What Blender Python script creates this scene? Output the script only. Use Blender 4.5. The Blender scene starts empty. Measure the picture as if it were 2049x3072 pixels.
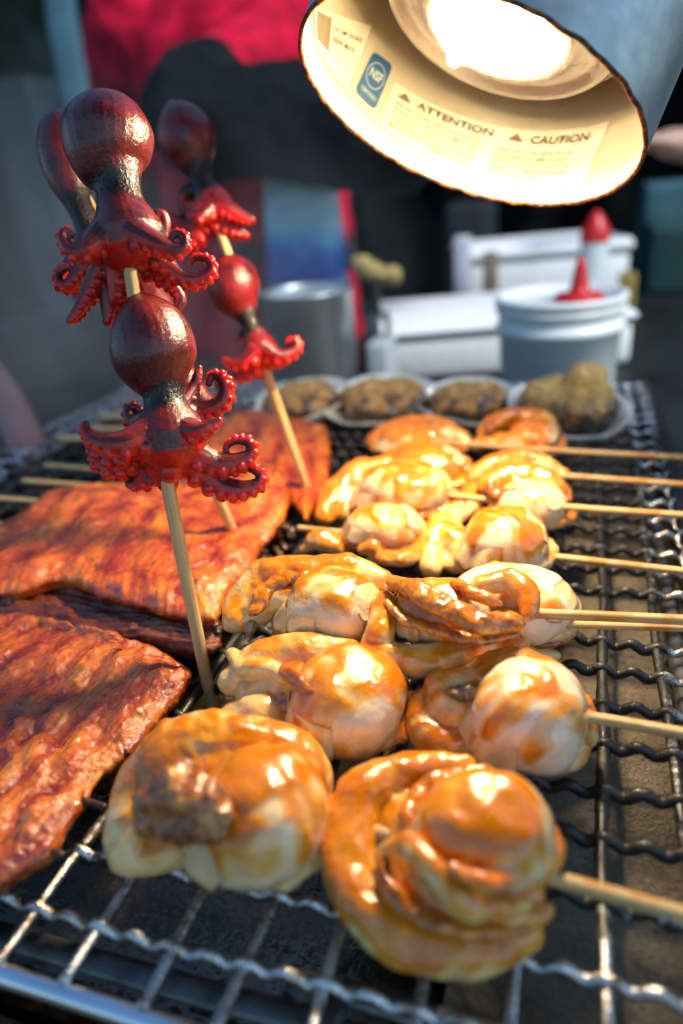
import bpy, math, random
import numpy as np
from mathutils import Vector, Matrix
random.seed(7); RNG = np.random.default_rng(7)
S = bpy.context.scene
COL = S.collection

# ------------------------------------------------------------------ camera
CX = np.array([.9505, .0578, -.3053]); CY = np.array([.2997, -.431, .851]); CZ = np.array([-.0824, -.9004, -.427])
CZ = CZ / np.linalg.norm(CZ); CX = CX - CZ * (CX @ CZ); CX /= np.linalg.norm(CX); CY = np.cross(CZ, CX)
CAM_H = .20; FPX = 2130.0; SC = 1 / .76523
cam = bpy.data.cameras.new('camera'); cam_o = bpy.data.objects.new('camera', cam); COL.objects.link(cam_o)
cam.sensor_fit = 'HORIZONTAL'; cam.sensor_width = 24.0; cam.lens = FPX / 2049 * 24
cam.clip_start = .005; cam.clip_end = 200
Mw = Matrix(((CX[0], -CX[1], -CX[2]), (CY[0], -CY[1], -CY[2]), (CZ[0], -CZ[1], -CZ[2]))).to_4x4()
Mw.translation = (0, 0, CAM_H); cam_o.matrix_world = Mw
cam.dof.use_dof = True; cam.dof.focus_distance = .292; cam.dof.aperture_fstop = 3.9
S.camera = cam_o
# ------------------------------------------------------------------ sky, sun, exposure
SUN_EL, SUN_ROT = math.radians(48), math.radians(112)
wd = bpy.data.worlds.new('World'); S.world = wd; wd.use_nodes = True
wn = wd.node_tree; sky = wn.nodes.new('ShaderNodeTexSky'); sky.sky_type = 'NISHITA'; sky.sun_disc = False
sky.sun_elevation = SUN_EL; sky.sun_rotation = SUN_ROT; sky.air_density = 1.2; sky.dust_density = 1.0; sky.ozone_density = 2.0
bg = wn.nodes['Background']; bg.inputs['Strength'].default_value = .09
tint = wn.nodes.new('ShaderNodeMix'); tint.data_type = 'RGBA'; tint.blend_type = 'MULTIPLY'; tint.inputs[0].default_value = 1.0
tint.inputs[7].default_value = (.70, .93, 1.05, 1)          # cool market white balance
wn.links.new(sky.outputs['Color'], tint.inputs[6]); wn.links.new(tint.outputs[2], bg.inputs['Color'])
sl = bpy.data.lights.new('sun', 'SUN'); sl.energy = 1.8; sl.angle = math.radians(14); sl.color = (1, .96, .90)
so = bpy.data.objects.new('sun', sl); COL.objects.link(so)
sd = Vector((math.sin(SUN_ROT) * math.cos(SUN_EL), math.cos(SUN_ROT) * math.cos(SUN_EL), math.sin(SUN_EL)))
so.rotation_euler = sd.to_track_quat('Z', 'Y').to_euler(); so.location = (0, 0, 5)
S.view_settings.view_transform = 'Standard'; S.view_settings.look = 'None'; S.view_settings.gamma = 1
S.view_settings.exposure = 1.05
S.render.engine = 'CYCLES'
cy = S.cycles; cy.use_denoising = True; cy.max_bounces = 8; cy.diffuse_bounces = 3; cy.glossy_bounces = 4
cy.transmission_bounces = 6; cy.volume_bounces = 0; cy.transparent_max_bounces = 8; cy.sample_clamp_indirect = 4.0
cy.caustics_reflective = False; cy.caustics_refractive = False
LAMP_W = 4.3

# ------------------------------------------------------------------ pixel helpers (photo in 1568-wide pixels)
def ray(u, v): return np.array([(u * SC - 1024.5) / FPX, (v * SC - 1536) / FPX, 1.0])
def toW(p): return np.array([p @ CX, p @ CY, p @ CZ + CAM_H])
def D(u, v, d): return toW(ray(u, v) * d)
def P(u, v, z):
    r = ray(u, v); return toW(r * ((z - CAM_H) / (r @ CZ)))
def depth(w):
    q = np.array(w) - np.array([0, 0, CAM_H]); return q[0] * CAM_F[0] + q[1] * CAM_F[1] + q[2] * CAM_F[2]
CAM_F = np.array([CX[2], CY[2], CZ[2]])
def pxs(w): return depth(w) * SC / FPX

# ------------------------------------------------------------------ mesh builder
class MB:
    def __init__(s): s.v = []; s.f = []; s.n = 0; s.a = []; s.fm = []
    def add(s, V, F, A=None, m=0):
        V = np.asarray(V, float); s.v.append(V); s.f += [tuple(i + s.n for i in q) for q in F]
        s.fm += [m] * len(F)
        s.a.append(np.zeros((len(V), 2)) if A is None else np.asarray(A, float)); s.n += len(V); return s
    def mesh(s, name, off=(0, 0, 0)):
        me = bpy.data.meshes.new(name); V = np.concatenate(s.v) - np.array(off)
        me.from_pydata(V.tolist(), [], s.f); A = np.concatenate(s.a)
        for i, k in enumerate(('su', 'sv')):
            at = me.attributes.new(k, 'FLOAT', 'POINT'); at.data.foreach_set('value', A[:, i].astype(np.float32))
        me.polygons.foreach_set('use_smooth', [True] * len(me.polygons))
        if any(s.fm): me.polygons.foreach_set('material_index', s.fm)
        me.update(); return me

def spline(pts, n=6):
    p = np.asarray(pts, float)
    if len(p) < 3:
        t = np.linspace(0, 1, n + 1)[:, None]; return p[0] * (1 - t) + p[-1] * t
    q = np.vstack([2 * p[0] - p[1], p, 2 * p[-1] - p[-2]]); out = []
    for i in range(1, len(q) - 2):
        a, b, c, d = q[i - 1:i + 3]
        for k in range(n):
            t = k / n
            out.append(.5 * (2 * b + (c - a) * t + (2 * a - 5 * b + 4 * c - d) * t * t + (3 * b - a - 3 * c + d) * t ** 3))
    out.append(p[-1]); return np.array(out)

def frames(C, up):
    T = np.gradient(C, axis=0); T /= np.linalg.norm(T, axis=1)[:, None] + 1e-12
    N = []; n = np.array(up, float)
    for t in T:
        n = n - t * (n @ t)
        if np.linalg.norm(n) < 1e-6: n = np.cross(t, [.3, .5, .8])
        n = n / np.linalg.norm(n); N.append(n.copy())
    N = np.array(N); return T, N, np.cross(T, N)

def tube(mb, C, R, seg=10, up=(0, 0, 1), flat=1.0, cap=True, m=0):
    """ring tube with rounded ends; flat<1 squashes along the 'up' normal"""
    C = np.asarray(C, float); R = np.broadcast_to(np.asarray(R, float), (len(C),)).copy()
    T, N, B = frames(C, up)
    if cap:
        k = np.array([.25, .6, .87]); e0 = [C[0] - T[0] * R[0] * c for c in (.97, .8, .5)]; e1 = [C[-1] + T[-1] * R[-1] * c for c in (.5, .8, .97)]
        C = np.vstack([e0, C, e1]); R = np.concatenate([R[0] * k, R, R[-1] * k[::-1]])
        N = np.vstack([[N[0]] * 3, N, [N[-1]] * 3]); B = np.vstack([[B[0]] * 3, B, [B[-1]] * 3])
    L = np.concatenate([[0], np.cumsum(np.linalg.norm(np.diff(C, axis=0), axis=1))])
    th = np.linspace(0, 2 * np.pi, seg, endpoint=False)
    V = (C[:, None, :] + R[:, None, None] * (np.cos(th)[None, :, None] * N[:, None, :] * flat + np.sin(th)[None, :, None] * B[:, None, :])).reshape(-1, 3)
    A = np.stack([np.repeat(L, seg), np.tile(th / (2 * np.pi), len(C))], 1)
    n = len(C); F = [(i * seg + j, i * seg + (j + 1) % seg, (i + 1) * seg + (j + 1) % seg, (i + 1) * seg + j) for i in range(n - 1) for j in range(seg)]
    F.append(tuple(range(seg - 1, -1, -1))); F.append(tuple((n - 1) * seg + j for j in range(seg)))
    return mb.add(V, F, A, m)

def ball(mb, c, r, rot=None, seg=12, rings=8, e=2.0, m=0):
    r = np.broadcast_to(np.asarray(r, float), (3,)); V = []; F = []
    for i in range(1, rings):
        a = math.pi * i / rings
        for j in range(seg):
            b = 2 * math.pi * j / seg; V.append((math.sin(a) * math.cos(b), math.sin(a) * math.sin(b), math.cos(a)))
    V = np.array(V + [(0, 0, 1), (0, 0, -1)])
    if e != 2.0: V = V / (np.sum(np.abs(V) ** e, 1) ** (1 / e))[:, None]
    V = V * r
    if rot is not None: V = V @ np.array(rot).T
    V = V + np.asarray(c)
    for i in range(rings - 2):
        for j in range(seg): F.append((i * seg + j, (i + 1) * seg + j, (i + 1) * seg + (j + 1) % seg, i * seg + (j + 1) % seg))
    t = (rings - 1) * seg; b0 = (rings - 2) * seg
    for j in range(seg): F.append((t, j, (j + 1) % seg)); F.append((t + 1, b0 + (j + 1) % seg, b0 + j))
    return mb.add(V, F, None, m)

def lathe(mb, prof, M=None, seg=48, m=0, closed=False, wob=None):
    """prof: (r,z) list revolved about local z, then mapped with M(4x4)"""
    th = np.linspace(0, 2 * np.pi, seg, endpoint=False); V = []; A = []
    for r, z in prof:
        for t in th: V.append((r * math.cos(t), r * math.sin(t), z)); A.append((r, t))
    V = np.array(V)
    if wob: a = np.arctan2(V[:, 1], V[:, 0]); V[:, :2] *= wob(a)[:, None]; V[:, 2] += .25 * (wob(a + 1.7) - 1) * np.hypot(V[:, 0], V[:, 1])
    if M is not None: M = np.array(M); V = V @ M[:3, :3].T + M[:3, 3]
    n = len(prof); F = []
    for i in range(n - 1 + (1 if closed else 0)):
        k = (i + 1) % n
        for j in range(seg): F.append((i * seg + j, i * seg + (j + 1) % seg, k * seg + (j + 1) % seg, k * seg + j))
    if not closed:
        if prof[0][0] > 1e-6 and prof[0][0] < 0: pass
    return mb.add(V, F, A, m)

def box(mb, lo, hi, M=None, bev=.0, m=0):
    lo = np.array(lo, float); hi = np.array(hi, float); b = bev
    if b <= 0:
        V = np.array([[(lo, hi)[i][0], (lo, hi)[j][1], (lo, hi)[k][2]] for i in (0, 1) for j in (0, 1) for k in (0, 1)])
        F = [(0, 1, 3, 2), (4, 6, 7, 5), (0, 4, 5, 1), (2, 3, 7, 6), (0, 2, 6, 4), (1, 5, 7, 3)]
    else:
        # rounded box: stacked rounded-rectangle rings
        def ring(z, ins):
            out = []
            for cx, cy, a0 in ((hi[0] - b, hi[1] - b, 0), (lo[0] + b, hi[1] - b, 90), (lo[0] + b, lo[1] + b, 180), (hi[0] - b, lo[1] + b, 270)):
                for k in range(4):
                    a = math.radians(a0 + k * 30); out.append((cx + (b - ins) * math.cos(a), cy + (b - ins) * math.sin(a), z))
            return out
        R = [ring(lo[2], b * .8), ring(lo[2] + b * .3, b * .25), ring(lo[2] + b, 0), ring(hi[2] - b, 0), ring(hi[2] - b * .3, b * .25), ring(hi[2], b * .8)]
        V = np.array(sum(R, [])); F = []; n = 16
        for i in range(5):
            for j in range(n): F.append((i * n + j, i * n + (j + 1) % n, (i + 1) * n + (j + 1) % n, (i + 1) * n + j))
        F.append(tuple(range(n - 1, -1, -1))); F.append(tuple(5 * n + j for j in range(n)))
    if M is not None: M = np.array(M); V = V @ M[:3, :3].T + M[:3, 3]
    return mb.add(V, F, None, m)

def axes(c, z, x=None):
    z = np.array(z, float); z /= np.linalg.norm(z)
    x = np.cross([0, 1, 0] if x is None else x, z) if x is None else np.array(x, float) - z * (np.array(x) @ z)
    x = x / np.linalg.norm(x); M = np.eye(4); M[:3, 0] = x; M[:3, 1] = np.cross(z, x); M[:3, 2] = z; M[:3, 3] = c; return M

# ------------------------------------------------------------------ objects
ROOTLOC = {}
def tag(o, label=None, cat=None, group=None, kind=None):
    if label: o['label'] = label
    if cat: o['category'] = cat
    if group: o['group'] = group
    if kind: o['kind'] = kind
    return o
def thing(name, loc, label, cat, group=None):
    o = bpy.data.objects.new(name, None); COL.objects.link(o); o.location = loc; o.empty_display_size = .02
    ROOTLOC[o.name] = np.array(loc, float); return tag(o, label, cat, group)
def rootoff(p):
    while p is not None and p.parent is not None: p = p.parent
    return (0, 0, 0) if p is None else ROOTLOC.get(p.name, np.zeros(3))
def obj(name, mb, mat, parent=None, **kw):
    me = mb if isinstance(mb, bpy.types.Mesh) else mb.mesh(name, rootoff(parent))
    for mm in (mat if isinstance(mat, (list, tuple)) else [mat]): me.materials.append(mm)
    o = bpy.data.objects.new(name, me); COL.objects.link(o)
    if parent is not None: o.parent = parent
    return tag(o, **kw)

TEX = {}
def cloud(size, depth=2, kind='CLOUDS'):
    k = (size, depth, kind)
    if k not in TEX:
        t = bpy.data.textures.new('relief', kind); t.noise_scale = size
        if kind == 'CLOUDS': t.noise_depth = depth
        TEX[k] = t
    return TEX[k]
def remesh(mb, voxel, smooth=4, disp=()):
    """union of overlapping closed shapes -> one continuous skin, in world coordinates"""
    me = bpy.data.meshes.new('tmp'); me.from_pydata(np.concatenate(mb.v).tolist(), [], mb.f); me.update()
    o = bpy.data.objects.new('tmp', me); COL.objects.link(o)
    r = o.modifiers.new('r', 'REMESH'); r.mode = 'VOXEL'; r.voxel_size = voxel; r.use_smooth_shade = True
    if smooth: s = o.modifiers.new('s', 'SMOOTH'); s.iterations = smooth; s.factor = .5
    for sz, st in disp:
        d = o.modifiers.new('d', 'DISPLACE'); d.texture = cloud(sz); d.texture_coords = 'GLOBAL'; d.strength = st; d.mid_level = .5
    dg = bpy.context.evaluated_depsgraph_get(); dg.update()
    out = bpy.data.meshes.new_from_object(o.evaluated_get(dg)); bpy.data.objects.remove(o); bpy.data.meshes.remove(me)
    out.polygons.foreach_set('use_smooth', [True] * len(out.polygons)); return out
def mverts(me):
    a = np.empty(len(me.vertices) * 3, np.float32); me.vertices.foreach_get('co', a); return a.reshape(-1, 3).astype(float)
def mnorms(me):
    a = np.empty(len(me.vertices) * 3, np.float32); me.vertices.foreach_get('normal', a); return a.reshape(-1, 3).astype(float)
def attr(me, k, val):
    at = me.attributes.new(k, 'FLOAT', 'POINT'); at.data.foreach_set('value', np.asarray(val, np.float32))
def shift(me, off):
    if np.any(off): me.vertices.foreach_set('co', (mverts(me) - np.array(off)).astype(np.float32).ravel()); me.update()
def solid(name, mb, voxel, mat, parent, smooth=4, disp=(), sauce=None, **kw):
    me = remesh(mb, voxel, smooth, disp)
    if sauce: saucify(me, *sauce)
    shift(me, rootoff(parent)); me.name = name
    return obj(name, me, mat, parent, **kw)

# ------------------------------------------------------------------ materials
class NT:
    def __init__(s, name):
        s.m = bpy.data.materials.new(name); s.m.use_nodes = True; s.t = s.m.node_tree
        s.b = s.t.nodes['Principled BSDF']; s.tc = None
    def n(s, t, **kw):
        x = s.t.nodes.new(t)
        for k, v in kw.items(): setattr(x, k, v)
        return x
    def l(s, a, b): s.t.links.new(a, b)
    def set(s, **kw):
        for k, v in kw.items():
            i = s.b.inputs[k.replace('_', ' ')]
            if hasattr(v, 'is_linked'): s.l(v, i)
            else: i.default_value = v
        return s
    def pos(s):
        if s.tc is None: s.tc = s.n('ShaderNodeTexCoord').outputs['Object']
        return s.tc
    def scale(s, vec):
        mp = s.n('ShaderNodeMapping'); s.l(s.pos(), mp.inputs['Vector']); mp.inputs['Scale'].default_value = vec; return mp.outputs[0]
    def noise(s, scale, detail=3, rough=.55, vec=None, dist=0):
        x = s.n('ShaderNodeTexNoise'); x.inputs['Scale'].default_value = scale; x.inputs['Detail'].default_value = detail
        x.inputs['Roughness'].default_value = rough; x.inputs['Distortion'].default_value = dist
        s.l(vec if vec is not None else s.pos(), x.inputs['Vector']); return x.outputs['Fac']
    def voro(s, scale, feature='F1', vec=None):
        x = s.n('ShaderNodeTexVoronoi'); x.feature = feature; x.inputs['Scale'].default_value = scale
        s.l(vec if vec is not None else s.pos(), x.inputs['Vector']); return x.outputs['Distance']
    def attr(s, k):
        x = s.n('ShaderNodeAttribute'); x.attribute_name = k; return x.outputs['Fac']
    def ramp(s, fac, stops, interp='LINEAR'):
        x = s.n('ShaderNodeValToRGB'); s.l(fac, x.inputs['Fac']); e = x.color_ramp.elements; x.color_ramp.interpolation = interp
        while len(e) < len(stops): e.new(.5)
        for k, (p, c) in enumerate(stops):
            e[k].position = p; e[k].color = (c, c, c, 1) if isinstance(c, (int, float)) else (*c, 1)
        return x.outputs['Color']
    def mix(s, f, a, b, mode='MIX'):
        x = s.n('ShaderNodeMix', data_type='RGBA', blend_type=mode)
        for i, v in ((0, f), (6, a), (7, b)):
            if hasattr(v, 'is_linked'): s.l(v, x.inputs[i])
            else: x.inputs[i].default_value = v if isinstance(v, (int, float)) else (*v, 1)
        return x.outputs[2]
    def math(s, op, a, b=0.0, c=False):
        x = s.n('ShaderNodeMath', operation=op, use_clamp=c)
        for i, v in enumerate((a, b)):
            if hasattr(v, 'is_linked'): s.l(v, x.inputs[i])
            else: x.inputs[i].default_value = v
        return x.outputs[0]
    def bump(s, h, dist=.0005, strength=1.0, prev=None):
        x = s.n('ShaderNodeBump'); s.l(h, x.inputs['Height']); x.inputs['Distance'].default_value = dist; x.inputs['Strength'].default_value = strength
        if prev is not None: s.l(prev, x.inputs['Normal'])
        return x.outputs[0]
    def nz(s):
        g = s.n('ShaderNodeNewGeometry'); x = s.n('ShaderNodeSeparateXYZ'); s.l(g.outputs['Normal'], x.inputs[0]); return x.outputs['Z']
    def sss(s, w, rad, scale):
        return s.set(Subsurface_Weight=w, Subsurface_Radius=rad, Subsurface_Scale=scale)

def plain(name, col, rough=.5, metal=0.0, var=.25, nscale=20, bump=0, coat=0.0, spec=.5):
    t = NT(name); f = t.noise(nscale, 4)
    c = t.mix(t.ramp(f, [(.35, 0), (.65, 1)]), tuple(x * (1 - var) for x in col), tuple(min(1, x * (1 + var)) for x in col))
    t.set(Base_Color=c, Metallic=metal, Coat_Weight=coat, Specular_IOR_Level=spec, Roughness=t.math('ADD', t.math('MULTIPLY', f, .25), rough - .12))
    if bump: t.set(Normal=t.bump(t.noise(nscale * 8, 3), bump))
    return t.m

def m_octopus(dark=1.0, glow=0.0):
    t = NT('octopus_skin'); d = t.attr('dorsal'); ch = t.attr('char')
    n1 = t.noise(110, 4); n2 = t.noise(420, 2)
    skin = t.mix(t.ramp(n1, [(.35, 0), (.72, 1)]), (.050 * dark, .005, .008), (.17 * dark, .010, .008))
    skin = t.mix(t.ramp(n2, [(.55, 0), (.75, .6)]), skin, (.02, .004, .008))
    red = t.mix(t.ramp(n1, [(.3, 0), (.7, 1)]), (.34, .002, .002), (.60, .008, .004))
    c = t.mix(t.ramp(d, [(.24, 0), (.50, 1)]), red, skin)
    c = t.mix(t.ramp(t.math('MULTIPLY', ch, t.math('ADD', n1, .9)), [(.25, 0), (.6, .95)]), c, (.004, .004, .005))
    v = t.voro(1150, 'DISTANCE_TO_EDGE'); v2 = t.noise(160, 3)
    b = t.bump(t.ramp(v, [(0, 0), (.3, 1)]), .00012, .55); b = t.bump(v2, .0010, .3, b)
    b = t.bump(t.math('MULTIPLY', t.noise(700, 4), ch), .0016, .9, b)
    t.set(Base_Color=c, Normal=b, Roughness=t.math('ADD', t.math('MULTIPLY', n1, .24), .18), Coat_Weight=.2, Coat_Roughness=.12, Specular_IOR_Level=t.math('SUBTRACT', .5, t.math('MULTIPLY', ch, .3)))
    t.sss(t.math('SUBTRACT', .85, t.math('MULTIPLY', d, .62 - glow)), (1.0, .10, .05), .009)
    return t.m

def m_scallop(glaze=.5, brown=.3, base=(.81, .60, .33), seed=0.0, rough=.2):
    t = NT('scallop_flesh'); mp = t.n('ShaderNodeMapping'); t.l(t.n('ShaderNodeTexCoord').outputs['Object'], mp.inputs['Vector'])
    mp.inputs['Location'].default_value = (seed, seed * .7, seed * .3); t.tc = mp.outputs[0]
    n1 = t.noise(48, 4, .6, dist=.6); n2 = t.noise(170, 4, .6); nz = t.nz()
    fib = t.noise(230, 3, .6, vec=t.scale((1, 1, .12))) if False else n2
    flesh = t.mix(t.ramp(n2, [(.4, 0), (.7, 1)]), base, tuple(x * .88 for x in base)); sa = t.attr('sauce')
    k = t.math('ADD', sa, t.math('MULTIPLY', t.math('SUBTRACT', t.noise(300, 5, .7), .5), .14))
    g = t.ramp(k, [(.0, .17), (.10, .40), (.32, .78), (.7, 1)]); band = t.ramp(k, [(.05, 0), (.14, .22), (.3, 0)])
    amber = t.mix(t.ramp(t.math('ADD', t.math('MULTIPLY', sa, .35), t.math('MULTIPLY', n1, .75)), [(.40, 0), (.78, 1)]), (.80, .35, .010), (.56, .145, .001))
    c = t.mix(g, flesh, amber)
    c = t.mix(band, c, (.36, .085, .003)); n3 = t.noise(85, 6, .68, dist=1.6)
    sp = t.voro(330); c = t.mix(t.ramp(t.math('ADD', sp, t.math('MULTIPLY', n1, .25)), [(.15, .85), (.2, 0)]), c, (.10, .028, .006))
    c = t.mix(t.ramp(n3, [(.70 - brown * .3, 0), (.86 - brown * .3, .8)]), c, (.19, .038, .004))
    rim = t.attr('rim'); c = t.mix(t.ramp(t.math('MULTIPLY', rim, t.math('ADD', n2, .55)), [(.5, 0), (1.0, .75)]), c, (.34, .10, .012))
    b = t.bump(n1, .002, .35); b = t.bump(n2, .0010, .45, b); b = t.bump(t.noise(620, 4, .6), .00045, .6, b)
    t.set(Base_Color=c, Normal=b, Roughness=rough, Coat_Weight=.7, Coat_Roughness=.05, Coat_Normal=t.bump(t.noise(150, 3, .55, dist=.4), .0022, .5))
    t.sss(.18, (1.0, .5, .2), .005); return t.m

def m_gut(col=(.30, .085, .014), col2=(.58, .26, .05)):
    t = NT('browned_gut'); n = t.noise(150, 5, .65, dist=.8); c = t.ramp(n, [(.3, tuple(x * .35 for x in col)), (.5, col), (.72, col2)])
    b = t.bump(t.noise(300, 4, .6), .0014, .7)
    t.set(Base_Color=c, Normal=b, Roughness=.24, Coat_Weight=.5, Coat_Roughness=.08); t.sss(.15, (1, .35, .15), .003); return t.m

def m_eel(dark=0.0):
    t = NT('eel_glaze'); n1 = t.noise(45, 5, .6, dist=.5); n2 = t.noise(260, 5, .7); r = t.attr('ridge')
    c = t.ramp(t.math('ADD', t.math('MULTIPLY', n1, .72), t.math('MULTIPLY', r, .24)), [(.25, (.12, .007, .002)), (.41, (.36, .030, .003)), (.54, (.68, .13, .006)), (.75, (.84, .30, .018))])
    c = t.mix(t.ramp(n2, [(.54, 0), (.74, .65)]), c, (.12, .014, .006))
    c = t.mix(t.ramp(t.noise(75, 5, .7, dist=1.5), [(.60, 0), (.68, .95)]), c, (.008, .006, .006))
    ed = t.attr('edge'); c = t.mix(t.ramp(t.math('ADD', t.math('SUBTRACT', 1.0, ed), t.math('MULTIPLY', t.noise(95, 5, .7), 1.1)), [(1.06, 0), (1.3, .9)]), c, (.014, .007, .005))
    cx = t.n('ShaderNodeCombineXYZ'); t.l(t.math('MULTIPLY', t.attr('fs'), 7.0), cx.inputs[0]); t.l(t.math('MULTIPLY', t.attr('ft'), 75.0), cx.inputs[1]); fb = t.noise(1.0, 4, .65, vec=cx.outputs[0], dist=.4)
    c = t.mix(t.ramp(fb, [(.38, .5), (.54, 0)]), c, (.12, .011, .004)); c = t.mix(t.ramp(fb, [(.60, 0), (.78, .4)]), c, (.80, .25, .02))
    if dark: c = t.mix(dark, c, (.045, .008, .004))
    b = t.bump(t.noise(120, 4, .6), .003, .5); b = t.bump(n2, .0016, .5, b); b = t.bump(fb, .0007, .6, b)
    t.set(Base_Color=c, Normal=b, Roughness=t.ramp(n1, [(.3, .12), (.7, .28)]), Coat_Weight=.85, Coat_Roughness=.07, Coat_Normal=t.bump(t.noise(210, 3, .6), .0032, .9))
    t.sss(.12, (1, .25, .08), .003); return t.m

def m_bamboo(sauce=0.0):
    t = NT('bamboo'); su = t.attr('su'); sv = t.attr('sv'); cx = t.n('ShaderNodeCombineXYZ')
    t.l(t.math('MULTIPLY', su, 6.0), cx.inputs[0]); t.l(t.math('MULTIPLY', sv, 18.0), cx.inputs[1])
    f = t.noise(2.2, 4, .6, vec=cx.outputs[0]); n = t.noise(60, 3)
    c = t.ramp(f, [(.3, (.40, .22, .07)), (.5, (.62, .41, .17)), (.75, (.74, .55, .28))])
    c = t.mix(t.ramp(n, [(.60 - sauce * .2, 0), (.70 - sauce * .2, .8)]), c, (.50, .20, .02))
    t.set(Base_Color=c, Roughness=.42, Normal=t.bump(f, .0006, .6)); t.sss(.08, (1, .5, .2), .002); return t.m

def m_wire():
    t = NT('grill_wire'); b = t.attr('sv'); n = t.noise(160, 4, .65); n2 = t.noise(600, 4, .7)
    k = t.ramp(t.math('ADD', b, t.math('MULTIPLY', t.math('SUBTRACT', n, .5), 1.3)), [(.35, 0), (.6, 1)])
    steel = t.mix(t.ramp(n, [(.45, 0), (.60, .85)]), (.60, .62, .64), (.26, .14, .06))
    c = t.mix(k, steel, (.010, .008, .007))
    t.set(Base_Color=c, Metallic=t.math('SUBTRACT', 1.0, t.math('MULTIPLY', k, .9)), Roughness=t.math('ADD', t.math('ADD', t.math('MULTIPLY', n2, .3), .10), t.math('MULTIPLY', k, .2)),
          Normal=t.bump(n2, .0012, t.math('MULTIPLY', k, .9) if False else .5), Coat_Weight=t.math('MULTIPLY', k, .22), Coat_Roughness=.2); return t.m

def m_tray():
    t = NT('greasy_tray'); n = t.noise(28, 5, .6); n2 = t.noise(420, 5, .75); n3 = t.noise(9, 3)
    c = t.ramp(t.math('ADD', t.math('MULTIPLY', n, .6), t.math('MULTIPLY', n2, .4)), [(.30, (.06, .045, .03)), (.50, (.20, .155, .105)), (.68, (.40, .32, .22))])
    c = t.mix(t.ramp(n3, [(.5, 0), (.75, .5)]), c, (.09, .05, .025))
    t.set(Base_Color=c, Metallic=.15, Roughness=t.math('ADD', t.math('MULTIPLY', n, .25), .26), Normal=t.bump(n2, .0022, 1.0)); return t.m

PAN = plain('near_black_pan', (.022, .013, .007), .22, .2, .6, 14, .001); BAM = m_bamboo(); BAM_S = m_bamboo(.6); OCT = m_octopus(); OCT_R = m_octopus(1.5, .35); WIRE = m_wire(); TRAY = m_tray(); GUT = m_gut()
GUT_D = m_gut((.05, .03, .02), (.22, .16, .09))
STEEL = plain('brushed_steel', (.50, .52, .53), .36, .9, .1, 30)
BLACK = plain('black_iron', (.03, .028, .027), .4, .4, .3, 40)
WHITE = plain('white_plastic', (.78, .80, .80), .4, 0, .04, 10)
FOAM = plain('white_foam', (.80, .82, .82), .75, 0, .05, 90, .0008)
RED = plain('red_plastic', (.55, .012, .012), .35, 0, .08, 10)
EELM = m_eel(); EELD = m_eel(.75); EELM2 = m_eel(.12)

# ------------------------------------------------------------------ ground, counter, back
GZ = -.87
g = MB(); g.add([(-30, -10, GZ), (30, -10, GZ), (30, 60, GZ), (-30, 60, GZ)], [(0, 1, 2, 3)])
obj('ground', g, plain('asphalt', (.05, .05, .052), .85, 0, .35, 6, .004), kind='structure')
CT = -.085
t_ = thing('counter', (0, .9, CT), 'dark stall counter under the grill and the tubs', 'counter')
mb = MB(); box(mb, (-1.5, .03, CT - .04), (.95, 1.75, CT), None, .01); obj('counter_top', mb, plain('dark_laminate', (.012, .015, .015), .5, 0, .4, 12, spec=.2), t_)
for x in (-1.4, .85):
    for y in (.15, 1.6):
        mb = MB(); box(mb, (x - .03, y - .03, GZ), (x + .03, y + .03, CT - .041), None, .004); obj('leg', mb, BLACK, t_)
def m_tarp():
    t = NT('tarp'); n = t.noise(2.2, 4, .6); c = t.ramp(n, [(.35, (.001, .0014, .0016)), (.55, (.0025, .005, .0055)), (.75, (.008, .018, .020))])
    t.set(Base_Color=c, Roughness=.8, Specular_IOR_Level=.06, Normal=t.bump(t.noise(6, 3), .05)); return t.m
TARP = m_tarp()
t_ = thing('stall_tarp', (0, 3.4, GZ), 'dark green tarpaulin hanging behind the stall', 'tarpaulin')
mb = MB(); nx, nzv = 120, 12; V = []; F = []
for i in range(nx + 1):
    a = -1.25 + 2.1 * i / nx
    for j in range(nzv + 1):
        r = 3.5 + .06 * math.sin(i * 1.1) + .03 * math.sin(i * .37 + j); V.append((r * math.sin(a), r * math.cos(a), GZ + 2.6 * j / nzv))
for i in range(nx):
    for j in range(nzv): q = i * (nzv + 1) + j; F.append((q, q + nzv + 1, q + nzv + 2, q + 1))
V = np.array(V); mb.add(V, F); mb.add(V * [1.004, 1.004, 1], [f[::-1] for f in F]); obj('tarp_sheet', mb, TARP, t_)

aw = thing('unseen_awning', (0, .1, .75), 'dark canvas awning added above the view to shade the food from sky and sun', 'unseen_awning')  # unseen canvas added to keep skylight and sun off the food
mb = MB(); V = []; F = []
for i in range(41):
    for j in range(21):
        x = -.28 + 1.18 * i / 40; y = -.30 + .66 * j / 20; V.append((x, y, .75 + .05 * j / 20 - .012 * math.sin(i * math.pi / 5) ** 2))
for i in range(40):
    for j in range(20): q = i * 21 + j; F.append((q, q + 21, q + 22, q + 1))
V = np.array(V); mb.add(V, F); mb.add(V - [0, 0, .002], [f[::-1] for f in F]); obj('canvas', mb, plain('dark_canvas', (.02, .022, .024), .8, 0, .2, 20), aw)
for x, y in ((.89, -.28), (.89, .34)):
    mb = MB(); tube(mb, [(x, y, GZ), (x, y, .80)], .014, 10); obj('post', mb, BLACK, aw)
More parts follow.
